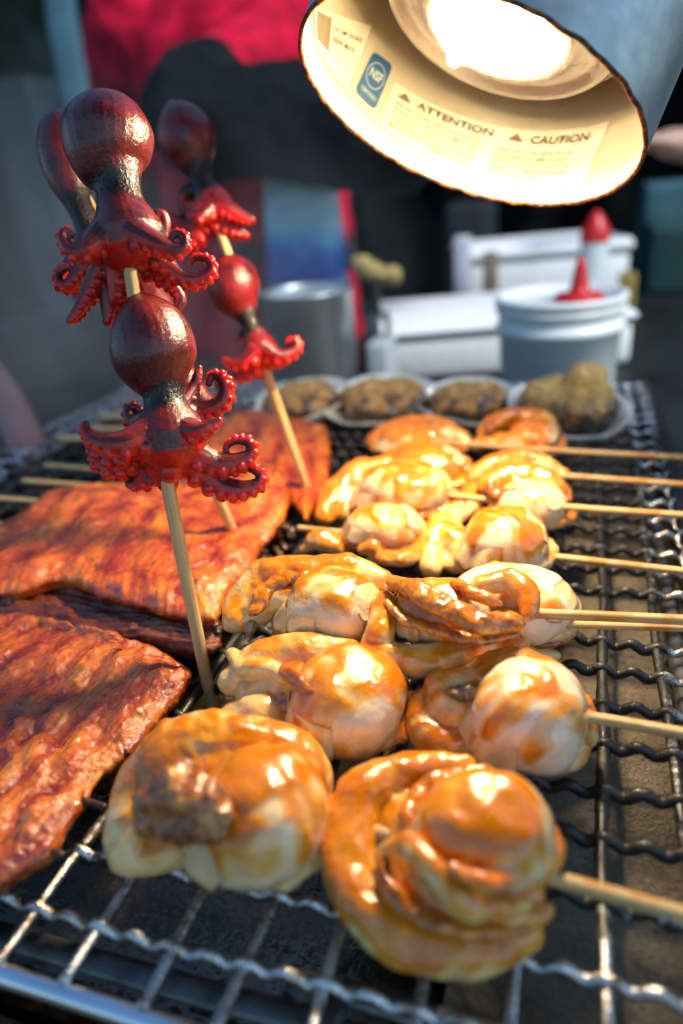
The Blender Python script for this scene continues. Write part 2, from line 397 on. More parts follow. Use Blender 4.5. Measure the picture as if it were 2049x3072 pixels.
# ------------------------------------------------------------------ grill
gr = thing('table_grill', (-.18, .4, CT), 'long black grill body with a greasy steel drip tray', 'grill')
X0, X1, Y0, Y1 = -.50, .066, .088, .712
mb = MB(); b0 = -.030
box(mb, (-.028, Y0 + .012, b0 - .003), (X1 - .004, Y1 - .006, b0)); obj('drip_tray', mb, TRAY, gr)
mb = MB(); box(mb, (X0, Y0 + .012, b0 - .018), (-.030, Y1 - .006, b0 - .015)); obj('dark_pan', mb, PAN, gr)  # near-black pan left of the paler tray, dark oil in its left part
for nm, lo, hi in (('side_wall', (X0 - .012, Y0 - .004, CT), (X0 - .001, Y1 + .01, -.008)), ('side_wall', (X1 - .003, Y0 - .004, CT), (X1 + .010, Y1 + .01, -.010)),
                   ('end_wall', (X0, Y1 - .005, CT), (X1 - .004, Y1 + .008, -.009)), ('end_wall', (X0, Y0 - .003, CT), (X1 - .004, Y0 + .004, -.032))):
    mb = MB(); box(mb, lo, hi, None, .003); obj(nm, mb, BLACK, gr)
mb = MB(); tube(mb, spline([(X0, Y0 + .022, -.024), (-.09, Y0 + .022, -.024), (-.07, Y0 + .034, -.026), (.03, Y0 + .034, -.026), (.05, Y0 + .05, -.024), (.053, Y0 + .1, -.022), (.053, .6, -.022)], 10), .0045, 8, flat=.5)
obj('tray_lip', mb, plain('worn_enamel', (.10, .105, .11), .35, .6, .5, 60), gr)

gg = thing('grill_grate', (-.18, .4, 0), 'crimped wire grate covering the whole grill, charred in the middle', 'grate')
def burn(C):
    x, y = C[:, 0], C[:, 1]; sx = np.clip((.056 - x) / .022, 0, 1) * np.clip((x + .47) / .05, 0, 1); sy = np.clip((y - .118) / .05, 0, 1) * np.clip((.66 - y) / .1, 0, 1)
    return sx * sy
def wire(C, r, name='wire'):
    C = np.asarray(C); bu = burn(C); lump = np.convolve(RNG.random(len(C) + 8), np.ones(9) / 9, 'valid'); rr = r * (1 + bu * (.15 + 1.5 * np.clip(lump - .5, 0, 1) + .12 * RNG.random(len(C)))); mb = MB(); tube(mb, C, rr, 8, (0, .3, 1), cap=False)
    A = mb.a[0]; A[:, 1] = np.repeat(bu, 8); return obj(name, mb, WIRE, gg)
PITCH = .0242; XS = [.0172 - PITCH * k for k in range(-1, 22)]; YS = [.1085 + .0218 * k for k in range(28)]
for k, y in enumerate(YS):
    ph = (k % 2) * math.pi; x = np.arange(X0 + .01, .0585, .0009); jit = RNG.normal(0, .0008); j2 = RNG.normal(0, .5)
    C = np.stack([x, y + jit + .0011 * np.sin(x * 21 + j2 * 6) + .0004 * np.sin(x * 67 + k), .0015 * np.sin((x - XS[1]) / PITCH * 4 * math.pi + math.pi / 2 + ph * .0) + .0003 * np.sin(x * 90 + k)], 1)
    wire(C, .0017)
for k, x in enumerate(XS):
    y = np.arange(Y0 + .002, Y1 - .004, .0018)
    C = np.stack([x + .0010 * np.sin(y * 17 + k * 2.1) + .0004 * np.sin(y * 60 + k), y, .0006 * np.sin((y - YS[0]) / .0218 * math.pi + k * math.pi) + 0 * y], 1); wire(C, .0018)
for yy, zz, rr in ((Y0 + .001, -.0030, .0032), (Y1 - .006, -.0028, .003)):
    x = np.arange(X0, .056, .004); mb = MB(); tube(mb, np.stack([x, yy + 0 * x, zz + 0 * x], 1), rr, 12); obj('frame_rod', mb, plain('bright_rod', (.72, .75, .78), .16, 1.0, .06, 60), gg)
y = np.arange(Y0, Y1, .0011); w = .0035 * np.sin(y / .0109 * math.pi); mb = MB()
tube(mb, np.stack([.0585 + .0015 + w * .5, y, .0012 + .002 * np.cos(y / .0109 * math.pi)], 1), .0011, 8); obj('edge_coil', mb, WIRE, gg)

# ------------------------------------------------------------------ octopus skewers
def octopus(name, parent, d0, axis, arms, char=None, voxel=.00042, mat=None, tilt=0.0, suck=True):
    """axis: [(u,v,r_px)] mantle-to-web; arms: [[(u,v,dd_cm,r_px)...]]; dd_cm moves a point away from the viewer"""
    mb = MB(); dd = (lambda v: d0 + tilt * (axis[-1][1] - v)); sam = []
    A = np.array(axis, float); q = spline(A, 5); C = np.array([D(u, v, dd(v)) for u, v, _ in q]); R = np.array([max(r, 2) * dd(v) * SC / FPX for _, v, r in q])
    tube(mb, C, R, 28, CAM_F); up = C[0] - C[-1]; up /= np.linalg.norm(up)
    q0 = C
    for c, r in zip(C, R): sam.append((c, r, up, 1))
    for arm in arms:
        q = spline(arm, 7); C = np.array([D(u, v, dd(v) + e * .01) for u, v, e, _ in q]); R = np.array([max(r * 1.12, 2.5) * (d0) * SC / FPX for *_, r in q])
        n0 = -up; T, N, B = frames(C, n0); tube(mb, C, R, 12, n0, flat=.86)
        L = 0; side = 1
        for i in range(1, len(C)):
            L += np.linalg.norm(C[i] - C[i - 1])
            for k in range(1):
                if suck and L > R[i] * .74 and i > 2:
                    L = 0
                    for s in (-1, 1):
                        n = N[i] * .82 + B[i] * s * .62; ball(mb, C[i] + n * R[i] * .80, max(R[i] * .46 * random.uniform(.78, 1.15), voxel * 1.3), None, 8, 6)
            sam.append((C[i], R[i], -N[i], 0))
    me = remesh(mb, voxel, 2, [(.0012, voxel * .5)]); V = mverts(me); NN = mnorms(me)
    SCn = np.array([s[0] for s in sam]); SR = np.array([s[1] for s in sam]); SU = np.array([s[2] for s in sam]); ST = np.array([s[3] for s in sam])
    dors = np.empty(len(V))
    for i0 in range(0, len(V), 4000):
        v = V[i0:i0 + 4000]; df = v[:, None, :] - SCn[None]; ds = np.linalg.norm(df, axis=2); k = np.argmin(ds / SR[None] , axis=1); r = np.arange(len(v))
        w = np.exp(-((ds / SR[None]) - (ds / SR[None])[r, k][:, None]) * 7)
        val = np.einsum('ijk,jk->ij', df / SR[None, :, None], SU); val = np.where(ST[None] > 0, .9, .5 + .62 * val); dors[i0:i0 + 4000] = (val * w).sum(1) / w.sum(1)
    webd = np.clip(1.25 - np.linalg.norm(V - SCn[len(q0) - 1], axis=1) / (SR[len(q0) - 1] * 1.5), 0, 1)
    und = np.clip(-(NN @ up) * 1.8 - .2, 0, 1) * np.clip(webd * 2.2, 0, 1); dors = np.clip(dors - und * .8, 0, 1)
    ch = np.zeros(len(V))
    if char:
        for u, v, rpx in char:
            c = D(u, v, dd(v)); ch = np.maximum(ch, np.clip(1.35 - np.linalg.norm(V - c, axis=1) / (rpx * d0 * SC / FPX), 0, 1))
    E = np.empty(len(me.edges) * 2, np.int32); me.edges.foreach_get('vertices', E); E = E.reshape(-1, 2); cnt = np.bincount(E.ravel(), minlength=len(V)) + 1e-9
    for _ in range(14): dors = .3 * dors + .7 * (np.bincount(E[:, 0], dors[E[:, 1]], len(V)) + np.bincount(E[:, 1], dors[E[:, 0]], len(V))) / cnt
    attr(me, 'dorsal', dors); attr(me, 'char', ch); shift(me, rootoff(parent)); me.name = name
    return obj(name, me, mat or OCT, parent)

def stick(parent, pts, rpx, mat=BAM):
    """pts: world points; rpx: radii in metres"""
    C = spline(pts, 12); mb = MB(); tube(mb, C, np.interp(np.linspace(0, 1, len(C)), np.linspace(0, 1, len(rpx)), rpx), 14); return obj('stick', mb, mat, parent)

base = P(490, 1640, -.012)
k1 = thing('octopus_skewer', base, 'near upright skewer of two baby octopuses with dark shiny heads', 'octopus skewer', 'upright octopus skewers')
stick(k1, [base, D(375, 1060, .292), D(312, 700, .288), D(290, 560, .286), D(262, 420, .286)], [.0026, .0031, .0029, .0027, .0020])
octopus('octopus', k1, .288, [(243, 214, 8), (244, 222, 32), (246, 250, 74), (247, 300, 102), (250, 350, 97), (256, 385, 81), (266, 412, 60), (273, 440, 51), (279, 475, 57), (287, 508, 73), (294, 540, 86)],
 [[(240, 530, -.6, 34), (205, 570, -1.2, 30), (172, 578, -1.4, 20), (150, 560, -1.4, 15), (146, 538, -1.4, 12), (160, 530, -1.4, 8), (165, 541, -1.4, 6)],
  [(310, 535, -.8, 36), (360, 560, -1.2, 26), (398, 575, -1.2, 20), (422, 570, -1.2, 15), (422, 545, -1.2, 12), (404, 536, -1.2, 9), (395, 548, -1.2, 7)],
  [(320, 570, .2, 34), (375, 605, .3, 24), (420, 640, .3, 20), (462, 642, .3, 17), (486, 622, .3, 14), (478, 598, .3, 12), (452, 592, .3, 10), (440, 604, .3, 7)],
  [(255, 570, .6, 36), (225, 630, .8, 26), (200, 680, .8, 20), (180, 715, .7, 15), (162, 735, .7, 10)],
  [(240, 560, .9, 30), (200, 610, 1.4, 22), (160, 655, 1.4, 18), (136, 650, 1.4, 14), (136, 625, 1.4, 12), (160, 614, 1.4, 10), (172, 628, 1.4, 7)],
  [(270, 570, 1.0, 38), (258, 640, 1.1, 30), (252, 690, 1.0, 24), (248, 735, 1.0, 14)],
  [(330, 560, 1.0, 36), (365, 625, 1.1, 24), (400, 660, 1.0, 17), (416, 690, 1.0, 14), (404, 715, .9, 9)],
  [(310, 540, 1.2, 32), (345, 520, 1.6, 22), (368, 492, 1.6, 15), (380, 510, 1.6, 13), (378, 540, 1.6, 9)],
  [(300, 560, .5, 70), (290, 620, .8, 52), (275, 680, .9, 30)], [(330, 560, .6, 50), (350, 610, .8, 30)]],
 [(270, 436, 62), (215, 565, 40), (355, 562, 44)], .00036)
octopus('octopus', k1, .290, [(310, 676, 12), (316, 690, 34), (332, 730, 76), (349, 785, 96), (357, 835, 93), (366, 872, 70), (374, 898, 51), (380, 928, 49), (386, 965, 72), (392, 1000, 90)],
 [[(345, 990, -.6, 40), (290, 1018, -1.2, 32), (240, 1018, -1.4, 24), (212, 1005, -1.4, 18), (198, 988, -1.4, 13), (196, 975, -1.4, 9)],
  [(420, 985, -.6, 34), (455, 990, -1.3, 22), (485, 975, -1.3, 15), (502, 966, -1.3, 9)],
  [(430, 1030, .0, 42), (490, 1062, .2, 30), (540, 1062, .2, 24), (575, 1045, .2, 18), (574, 1018, .2, 14), (546, 1010, .2, 12), (522, 1022, .2, 9), (520, 1040, .2, 7)],
  [(430, 1060, .6, 40), (500, 1110, .8, 30), (550, 1125, .8, 25), (592, 1112, .8, 18), (598, 1090, .8, 14), (574, 1074, .8, 11), (552, 1078, .8, 8)],
  [(350, 1010, .5, 44), (290, 1060, .7, 34), (245, 1070, .7, 26), (222, 1045, .7, 18), (214, 1020, .7, 12)],
  [(370, 1030, .9, 44), (340, 1085, 1.0, 32), (318, 1110, 1.0, 20), (300, 1112, 1.0, 12)],
  [(350, 960, 1.2, 30), (312, 968, 1.6, 22), (296, 950, 1.6, 16), (304, 935, 1.6, 12), (322, 940, 1.6, 8)],
  [(415, 960, 1.2, 34), (450, 945, 1.6, 26), (495, 935, 1.6, 24), (520, 905, 1.5, 20), (512, 872, 1.5, 17), (488, 860, 1.5, 12), (480, 880, 1.5, 9)],
  [(420, 930, 1.3, 24), (444, 890, 1.6, 15), (452, 862, 1.6, 11), (458, 845, 1.6, 7)],
  [(400, 1020, .2, 74), (380, 1065, .5, 52), (385, 1105, .6, 26)], [(310, 1020, .2, 44), (260, 1040, .3, 34), (230, 1030, .3, 20)]],
 [(378, 915, 60)], .00036)

base = P(577, 1310, -.012)
k2 = thing('octopus_skewer', base, 'slanting skewer of dark octopuses mostly hidden behind the near skewer', 'octopus skewer', 'upright octopus skewers')
stick(k2, [base, D(500, 1140, .385), D(375, 800, .365), D(230, 520, .352), D(190, 430, .35)], [.0026, .0029, .0029, .0026, .0020])
octopus('octopus', k2, .350, [(128, 258, 10), (132, 275, 34), (138, 320, 50), (146, 370, 52), (160, 420, 44), (180, 465, 32), (196, 500, 30), (206, 530, 32), (214, 560, 42)],
 [[(205, 555, 0, 28), (170, 600, .3, 20), (142, 632, .3, 15), (148, 660, .3, 11), (165, 655, .3, 8)],
  [(230, 560, .3, 28), (240, 610, .3, 20), (232, 660, .3, 13), (225, 690, .3, 8)],
  [(200, 550, .8, 26), (176, 588, 1, 18), (178, 640, 1, 12), (172, 680, 1, 8)]], [(195, 495, 60)], .00055)
octopus('octopus', k2, .372, [(330, 640, 8), (338, 660, 30), (356, 700, 42), (378, 745, 44), (398, 790, 34), (414, 830, 24), (428, 870, 28)],
 [[(435, 880, 0, 26), (470, 920, -.2, 22), (505, 925, -.2, 18), (515, 895, -.2, 14), (500, 880, -.2, 10)],
  [(430, 880, 0, 26), (450, 925, 0, 20), (470, 950, 0, 14)], [(425, 875, .4, 22), (410, 920, .4, 16), (420, 950, .4, 10)]], None, .00055)

base = P(732, 1200, -.012)
k3 = thing('octopus_skewer', base, 'farther skewer leaning left with two small reddish octopuses', 'octopus skewer', 'upright octopus skewers')
stick(k3, [base, D(612, 855, .43), D(560, 690, .42), D(515, 560, .415), D(470, 430, .41)], [.0028, .0031, .0030, .0028, .0020])
octopus('octopus', k3, .412, [(415, 240, 10), (412, 250, 34), (418, 280, 58), (428, 315, 67), (440, 350, 58), (450, 378, 40), (460, 402, 27), (470, 430, 28), (484, 460, 42), (494, 478, 44)],
 [[(480, 460, -.3, 30), (520, 478, -.5, 22), (552, 496, -.5, 16), (576, 504, -.5, 11)],
  [(480, 480, -.5, 24), (462, 498, -.9, 17), (448, 488, -.9, 13), (462, 474, -.9, 10), (480, 484, -.9, 8)],
  [(470, 490, .2, 30), (440, 520, .3, 22), (412, 512, .3, 16), (398, 500, .3, 12), (400, 518, .3, 9)],
  [(490, 500, .3, 30), (520, 520, .3, 22), (548, 530, .2, 16), (566, 540, .2, 9)],
  [(470, 500, .5, 32), (450, 545, .5, 22), (425, 565, .5, 12)],
  [(450, 440, .5, 22), (425, 440, .6, 16), (415, 470, .6, 12), (420, 490, .6, 8)]], [(464, 418, 50)], .0005, OCT_R)
octopus('octopus', k3, .420, [(516, 588, 10), (520, 600, 34), (528, 627, 56), (538, 662, 61), (549, 692, 51), (562, 718, 30), (574, 742, 21), (584, 765, 25), (594, 790, 36), (600, 806, 38)],
 [[(605, 800, -.4, 28), (640, 818, -.6, 19), (668, 812, -.6, 15), (684, 796, -.6, 12), (676, 782, -.6, 9), (660, 788, -.6, 7)],
  [(585, 810, -.4, 28), (560, 832, -.6, 19), (535, 836, -.6, 14), (516, 826, -.6, 9)],
  [(595, 820, .3, 34), (570, 850, .3, 24), (545, 864, .3, 14)], [(612, 815, .3, 28), (630, 828, .3, 18), (655, 826, .3, 12)],
  [(570, 760, .4, 14), (552, 772, .4, 9), (546, 780, .4, 6)]], [(574, 742, 34)], .0005, OCT_R)

# ------------------------------------------------------------------ scallop skewers
def T_(mb, pts, flat=1.0, seg=14, n=6, up=(0, 0, 1)):
    q = spline([(*P(u, v, z * .01), r) for u, v, z, r in pts], n); C = q[:, :3]; R = np.array([max(r, 2) * pxs(c) for c, r in zip(C, q[:, 3])]); tube(mb, C, R, seg, up, flat)
def B_(mb, u, v, z, rx, ry, rz, e=2.3, yaw=0.0, pitch=0.0):
    c = P(u, v, z * .01); s = pxs(c); M = Matrix.Rotation(math.radians(yaw), 3, 'Z') @ Matrix.Rotation(math.radians(pitch), 3, 'X')
    ball(mb, c, (rx * s, ry * s, rz * s), np.array(M), 28, 18, e)
SEED = [0]
def field(V, seed, freq, n=22):
    rg = np.random.default_rng(seed); f = np.zeros(len(V))
    W = V + .006 * np.sin(V[:, [1, 2, 0]] * 130 + seed)
    for k in range(n):
        d = rg.normal(size=3); d /= np.linalg.norm(d); a = rg.uniform(.5, 1.9); f += np.sin(W @ d * freq * a * 6.28 + rg.uniform(0, 6.28)) / a ** .5
    return f / n ** .5 / .75
def saucify(me, amount, seed, thick=.00055):
    """thickness of the sauce film that ran over the piece: lifts the skin and is stored for the material"""
    V = mverts(me); N = mnorms(me); U = V * [1, 1, .45]
    f = .80 * N[:, 2] + .36 * field(U, seed, 34) + .26 * field(U, seed + 1, 95) - (.90 - 1.62 * amount)
    t = np.clip(f / .95, 0, 1); t = t * t * (3 - 2 * t); attr(me, 'sauce', t)
    if thick: me.vertices.foreach_set('co', (V + N * (t * thick * (.7 + .5 * field(V, seed + 2, 60)))[:, None]).astype(np.float32).ravel()); me.update()
def clusters(tubes):
    """tubes that touch grow together into one piece; the others stay pieces of their own"""
    info = []
    for p in tubes:
        q = spline([(*P(u, v, z * .01), r * pxs(P(u, v, z * .01))) for u, v, z, r in p], 4); info.append(q)
    lab = list(range(len(tubes)))
    for a in range(len(tubes)):
        for b in range(a):
            d = np.linalg.norm(info[a][:, None, :3] - info[b][None, :, :3], axis=2) - .75 * (info[a][:, None, 3] + info[b][None, :, 3])
            if d.min() < 0: la, lb = lab[a], lab[b]; lab = [lb if x == la else x for x in lab]
    return [[t for t, l in zip(tubes, lab) if l == k] for k in dict.fromkeys(lab)]
def scallop(parent, muscle, mantle=(), frill=(), gut=(), flat=.8, glaze=(.55, .6), brown=(.05, .3), vox=.0006, label=None, flap=(), wrap=1.05, nflap=1, base=(.82, .62, .38), gutm=None):
    SEED[0] += 1.37; s = SEED[0]; mb = MB()
    for m_ in muscle: B_(mb, *m_)
    o = solid('scallop', mb, vox, m_scallop(glaze[0], brown[0], base, s), parent, 12, [(.020, .0035)], sauce=(glaze[0], int(s * 50)), label=label)
    rg = np.random.default_rng(int(s * 100)); auto = []; u, v, z, rx, ry, rz = muscle[0][:6]; c0 = P(u, v, z * .01); sp = pxs(c0); a0 = rg.uniform(-.3, .5)
    ring = []; rib = []
    for q in np.linspace(a0, a0 + math.pi * wrap, 12):
        w = 1 + .05 * math.sin(3 * q + s); h = .52 + .10 * math.sin(2 * q + s)
        ring.append(c0 + np.array([math.cos(q) * rx * w * sp * .98, math.sin(q) * ry * w * sp * .98, -rz * sp * (1 - h)]))
    for q in np.linspace(a0 + .1, a0 + math.pi * wrap * .9, 60):
        w = 1.02 + .05 * math.sin(q * 9 + s) + .02 * math.sin(q * 23); rib.append(c0 + np.array([math.cos(q) * rx * w * sp, math.sin(q) * ry * w * sp, rz * sp * (-.12 + .07 * math.sin(q * 13 + s) + .12 * math.sin(q * 2 + s))]))
    mb = MB(); C = spline(ring, 4); tube(mb, C, rx * sp * np.interp(np.linspace(0, 1, len(C)), [0, .2, .8, 1], [.12, .30, .27, .10]), 14, (0, 0, 1), 1.15)
    ball(mb, c0 - np.array([0, -ry * sp * .16, rz * sp * .45]), (rx * sp * (1.3 if vox > .0007 else 1.1), ry * sp * (1.2 if vox > .0007 else .98), rz * sp * .40), None, 28, 14, 2.2)
    solid('mantle', mb, vox, m_scallop(glaze[1] * .8, brown[1], (.76, .53, .26), s + .7), o, 6, [(.014, .005), (.005, .0014)], sauce=(glaze[1], int(s * 60)))
    nr, na = 9, 110; top = []; bot = []; rimv = []; b0 = math.pi * rg.uniform(.45, .65); p1, p2, p3 = rg.uniform(0, 6.28, 3)
    for i in range(nr + 1):
        ro = i / nr
        for j in range(na + 1):
            f = j / na; th = b0 + f * math.pi * wrap * .85; end = math.sin(math.pi * min(max(f, 0), 1)) ** .4
            out = 1.0 + (.26 * ro * (1 + .3 * math.sin(3 * th + p1)) + .05 * ro * math.sin(12 * th + p2)) * end; hz = .30 - .62 * ro ** 1.2 + .15 * ro * math.sin(9 * th + p2) * end + .05 * ro * math.sin(21 * th + p3) + .12 * math.sin(2 * th + p3)
            pt = c0 + np.array([math.cos(th) * rx * out * sp, math.sin(th) * ry * out * sp, rz * hz * sp]); top.append(pt); bot.append(pt - np.array([math.cos(th), math.sin(th), .9]) * rx * sp * .045); rimv.append(ro ** 4)
    W_ = na + 1; F = [(i * W_ + j, i * W_ + j + 1, (i + 1) * W_ + j + 1, (i + 1) * W_ + j) for i in range(nr) for j in range(na)]; N0 = len(top)
    F += [tuple(N0 + x for x in f[::-1]) for f in F]; F += [(nr * W_ + j, nr * W_ + j + 1, N0 + nr * W_ + j + 1, N0 + nr * W_ + j) for j in range(na)]
    for j in (0, na): F += [(i * W_ + j, (i + 1) * W_ + j, N0 + (i + 1) * W_ + j, N0 + i * W_ + j) for i in range(nr)]
    mb = MB(); mb.add(np.array(top + bot), F); me = mb.mesh('frill', rootoff(parent)); attr(me, 'rim', rimv + rimv); saucify(me, .5, int(s * 80), 0); obj('frill', me, m_scallop(.62, .25, (.74, .54, .30), s + .3, .16), o)
    for q in range(nflap):
        mb = MB(); az = a0 + 2.1 * q + rg.uniform(-.5, .5); d0 = np.array([math.cos(az) * .8, math.sin(az) * .8, rg.uniform(.25, .8)]); d0 /= np.linalg.norm(d0)
        t1 = np.cross(d0, [0, 0, 1.0]); t1 /= np.linalg.norm(t1); t2 = np.cross(d0, t1); sz = rg.uniform(.7, 1.0); p1, p2, p3 = rg.uniform(0, 6.28, 3); nr, na = 16, 56; top = []; bot = []; rimv = []
        rad = np.array([rx, ry, rz]) * sp
        for i in range(nr + 1):
            ro = i / nr
            for j in range(na):
                th = j / na * 2 * math.pi; R_ = sz * (1 + .25 * math.sin(2 * th + p1) + .10 * math.sin(4 * th + p2) + .03 * math.sin(9 * th + p3)); d = d0 + (t1 * math.cos(th) + t2 * math.sin(th) * .7) * ro * R_; d /= np.linalg.norm(d)
                lift = 1.018 + .034 * ro ** 3 * math.sin(3 * th + p2) + .018 * math.sin(th * 2 + ro * 7 + p3) * ro; top.append(c0 + d * rad * lift + d * .0009); bot.append(c0 + d * rad * (lift - .05)); rimv.append(ro ** 5)
        F = [(i * na + j, i * na + (j + 1) % na, (i + 1) * na + (j + 1) % na, (i + 1) * na + j) for i in range(nr) for j in range(na)]; N0 = len(top)
        F += [tuple(N0 + x for x in f[::-1]) for f in F]; F += [(nr * na + j, nr * na + (j + 1) % na, N0 + nr * na + (j + 1) % na, N0 + nr * na + j) for j in range(na)]
        mb.add(np.array(top + bot), F); me = mb.mesh('flap', rootoff(parent)); attr(me, 'rim', rimv + rimv); saucify(me, .45, int(s * 90) + q, 0)
        fo = obj('flap', me, m_scallop(float(rg.uniform(.35, .85)) * (1.0 if q else .6), .12, (.80, .60, .33), s + q), o)
    for nm, tubes, fl, sm, dsp, mt in (('mantle', mantle, flat, 12, [(.018, .0042), (.006, .0005)], m_scallop(glaze[1], brown[1], (.78, .54, .24), s + .5) if mantle else None),
                              ('frill', frill, .75, 4, [(.008, .003), (.003, .0006)], m_scallop(.95, .85, (.42, .17, .03), s + .2, .14) if frill else None), ('gut', gut, .9, 2, [(.008, .005), (.003, .002)], gutm or GUT)):
        for cl in clusters(tubes):
            mb = MB()
            for p in cl: T_(mb, p, fl)
            solid(nm, mb, vox, mt, o, sm, dsp, sauce=(glaze[1] if nm == 'mantle' else .85, int(s * 70) + len(cl)))
    for p in flap:
        mb = MB(); T_(mb, p, .6); solid('flap', mb, vox, m_scallop(.5, .2, (.76, .55, .34), s + .9), o, 3, [(.005, .002)])
    return o
def skewer(label, right, left, z, r=.0017, mat=BAM_S):
    a = P(*right[0], z * .01); b = P(*right[1], z * .01); d = (b - a) / np.linalg.norm(b - a)
    c = P(*left, z * .01); far = a + d * max(np.linalg.norm(b - a), .16)
    k = thing('scallop_skewer', (c[0], c[1], 0), label, 'scallop skewer', 'glazed scallop skewers lying on the grate')
    stick(k, [c, a, far], [r * .9, r, r], mat); return k

s1 = skewer('nearest scallop skewer at the front with two big glazed scallops', [(1250, 2010), (1568, 2100)], (620, 1850), 2.2, .0021)
scallop(s1, [(608, 1868, 2.5, 150, 165, 140, 2.2)],
  [[(292, 1962, 1.1, 42), (292, 1890, 1.8, 52), (335, 1805, 2.2, 66), (405, 1745, 2.6, 90), (495, 1722, 2.8, 88), (590, 1722, 2.8, 82), (670, 1742, 2.6, 62), (722, 1785, 2.2, 42), (752, 1840, 1.8, 24)],
   [(420, 1830, 2.2, 84), (520, 1780, 2.4, 90)], [(310, 1968, .9, 42), (385, 1945, .9, 54), (460, 1935, 1.0, 46)]],
  [[(640, 1668, 3.0, 12), (700, 1705, 2.8, 14), (745, 1765, 2.4, 11), (758, 1815, 2.0, 7)]], [[(342, 1850, 3.6, 40), (385, 1822, 4.1, 60), (440, 1830, 4.3, 58), (492, 1862, 4.1, 48)], [(355, 1882, 3.3, 44), (430, 1888, 3.7, 50), (492, 1895, 3.8, 36)], [(410, 1785, 4.1, 40), (448, 1772, 4.1, 24)]], .9, (.62, .60), (.02, .14), .0007, nflap=0)
scallop(s1, [(1118, 1908, 3.2, 150, 130, 118, 2.3)],
  [[(1060, 1768, 2.2, 36), (960, 1775, 2.3, 52), (865, 1802, 2.3, 62), (808, 1875, 2.1, 64), (800, 1970, 1.9, 64), (832, 2060, 1.6, 70), (905, 2130, 1.3, 76), (1005, 2170, 1.1, 70), (1110, 2172, 1.1, 62), (1200, 2150, 1.2, 44)],
   [(950, 1900, 1.9, 80), (1000, 2010, 1.7, 90), (1100, 2060, 1.7, 76), (1180, 2050, 1.8, 62)],
   [(880, 1950, 2.9, 16), (925, 1938, 3.5, 28), (980, 1985, 3.7, 34), (1035, 2045, 3.4, 36), (1100, 2085, 3.0, 28), (1200, 2080, 2.7, 20)],
   [(1170, 2110, 1.8, 28), (1225, 2105, 1.9, 22), (1262, 2090, 1.9, 9)]],
  [[(1110, 1780, 2.9, 24), (1040, 1785, 3.0, 24), (980, 1810, 3.0, 22), (935, 1860, 2.9, 20), (940, 1900, 2.8, 20)], [(868, 1960, 2.5, 14), (880, 2020, 2.3, 15), (930, 2085, 2.1, 16), (1010, 2125, 1.9, 16), (1110, 2140, 1.8, 18), (1200, 2130, 1.8, 18)],
   [(1050, 2000, 3.9, 22), (1120, 2030, 3.8, 28), (1180, 2020, 3.7, 18)]], [], .85, (.6, .72), (.06, .22), .0007, nflap=0)
s2 = skewer('scallop skewer under the piled one, behind the nearest pair', [(1345, 1645), (1568, 1687)], (800, 1585), 2.4, .0021)
scallop(s2, [(800, 1608, 2.5, 132, 142, 112, 2.25)],
  [[(552, 1655, 1.7, 52), (605, 1640, 1.9, 64), (655, 1655, 1.6, 50)], [(540, 1560, 2.5, 40), (590, 1525, 2.9, 48), (655, 1505, 3.1, 50), (725, 1495, 3.3, 44), (800, 1500, 3.3, 36)], [(600, 1590, 2.2, 60), (680, 1560, 2.5, 60)], [(530, 1500, 3.0, 16), (562, 1535, 3.2, 22), (630, 1535, 3.4, 18), (650, 1560, 3.2, 12)]],
  [[(650, 1535, 3.6, 14), (685, 1565, 3.7, 18), (735, 1598, 3.7, 14), (780, 1610, 3.8, 6)]], [[(660, 1610, 2.6, 22), (668, 1650, 2.0, 28), (695, 1690, 1.3, 24), (735, 1712, .9, 14)]], .9, (.52, .24), (.03, .06), .0006, nflap=0, flap=[[(905, 1670, 1.6, 16), (892, 1710, .9, 12), (884, 1732, .6, 6)]], gutm=m_gut((.34, .18, .09), (.66, .50, .33)))
scallop(s2, [(1215, 1640, 2.5, 130, 145, 120, 2.3)],
  [[(970, 1620, 2.2, 40), (985, 1680, 1.7, 50), (1040, 1700, 1.6, 48), (1078, 1660, 1.9, 46), (1035, 1625, 2.4, 54)], [(1000, 1728, .9, 22), (1000, 1690, 1.4, 24)], [(1000, 1570, 2.9, 30), (1060, 1560, 3.0, 38), (1110, 1550, 3.1, 48), (1190, 1540, 3.2, 54), (1260, 1560, 3.0, 46), (1318, 1598, 2.5, 24), (1348, 1622, 2.2, 12)], [(1300, 1680, 2.0, 26), (1336, 1672, 1.8, 9)]],
  [], [[(1085, 1690, 2.0, 26), (1108, 1712, 1.7, 26), (1075, 1732, 1.2, 20)], [(1105, 1630, 2.7, 14), (1115, 1655, 2.5, 16)], [(1040, 1590, 3.2, 16), (1085, 1592, 3.3, 14)]], .9, (.46, .66), (.02, .05), .0006, nflap=0, base=(.86, .70, .54), gutm=m_gut((.12, .07, .03), (.66, .36, .08)))
s3 = skewer('topmost scallop skewer of the pile with a sauce stained stick', [(1225, 1408), (1568, 1424)], (760, 1395), 4.0, .0020)
scallop(s3, [(765, 1393, 3.8, 110, 100, 82, 2.3)],
  [[(545, 1420, 3.0, 36), (565, 1372, 3.4, 46), (620, 1335, 3.8, 52), (700, 1322, 4.1, 50), (800, 1315, 4.2, 44), (875, 1330, 3.9, 28)], [(590, 1400, 3.2, 46), (650, 1370, 3.6, 56)]],
  [[(585, 1400, 3.8, 18), (610, 1360, 4.2, 22), (660, 1330, 4.5, 20), (720, 1325, 4.7, 10)]], [[(640, 1400, 3.4, 24), (650, 1440, 2.8, 26), (635, 1475, 2.3, 15)], [(575, 1440, 2.8, 14), (574, 1465, 2.4, 8)]], .9, (.45, .62), (.02, .15), .0006, gutm=m_gut((.32, .20, .10), (.70, .55, .36)))
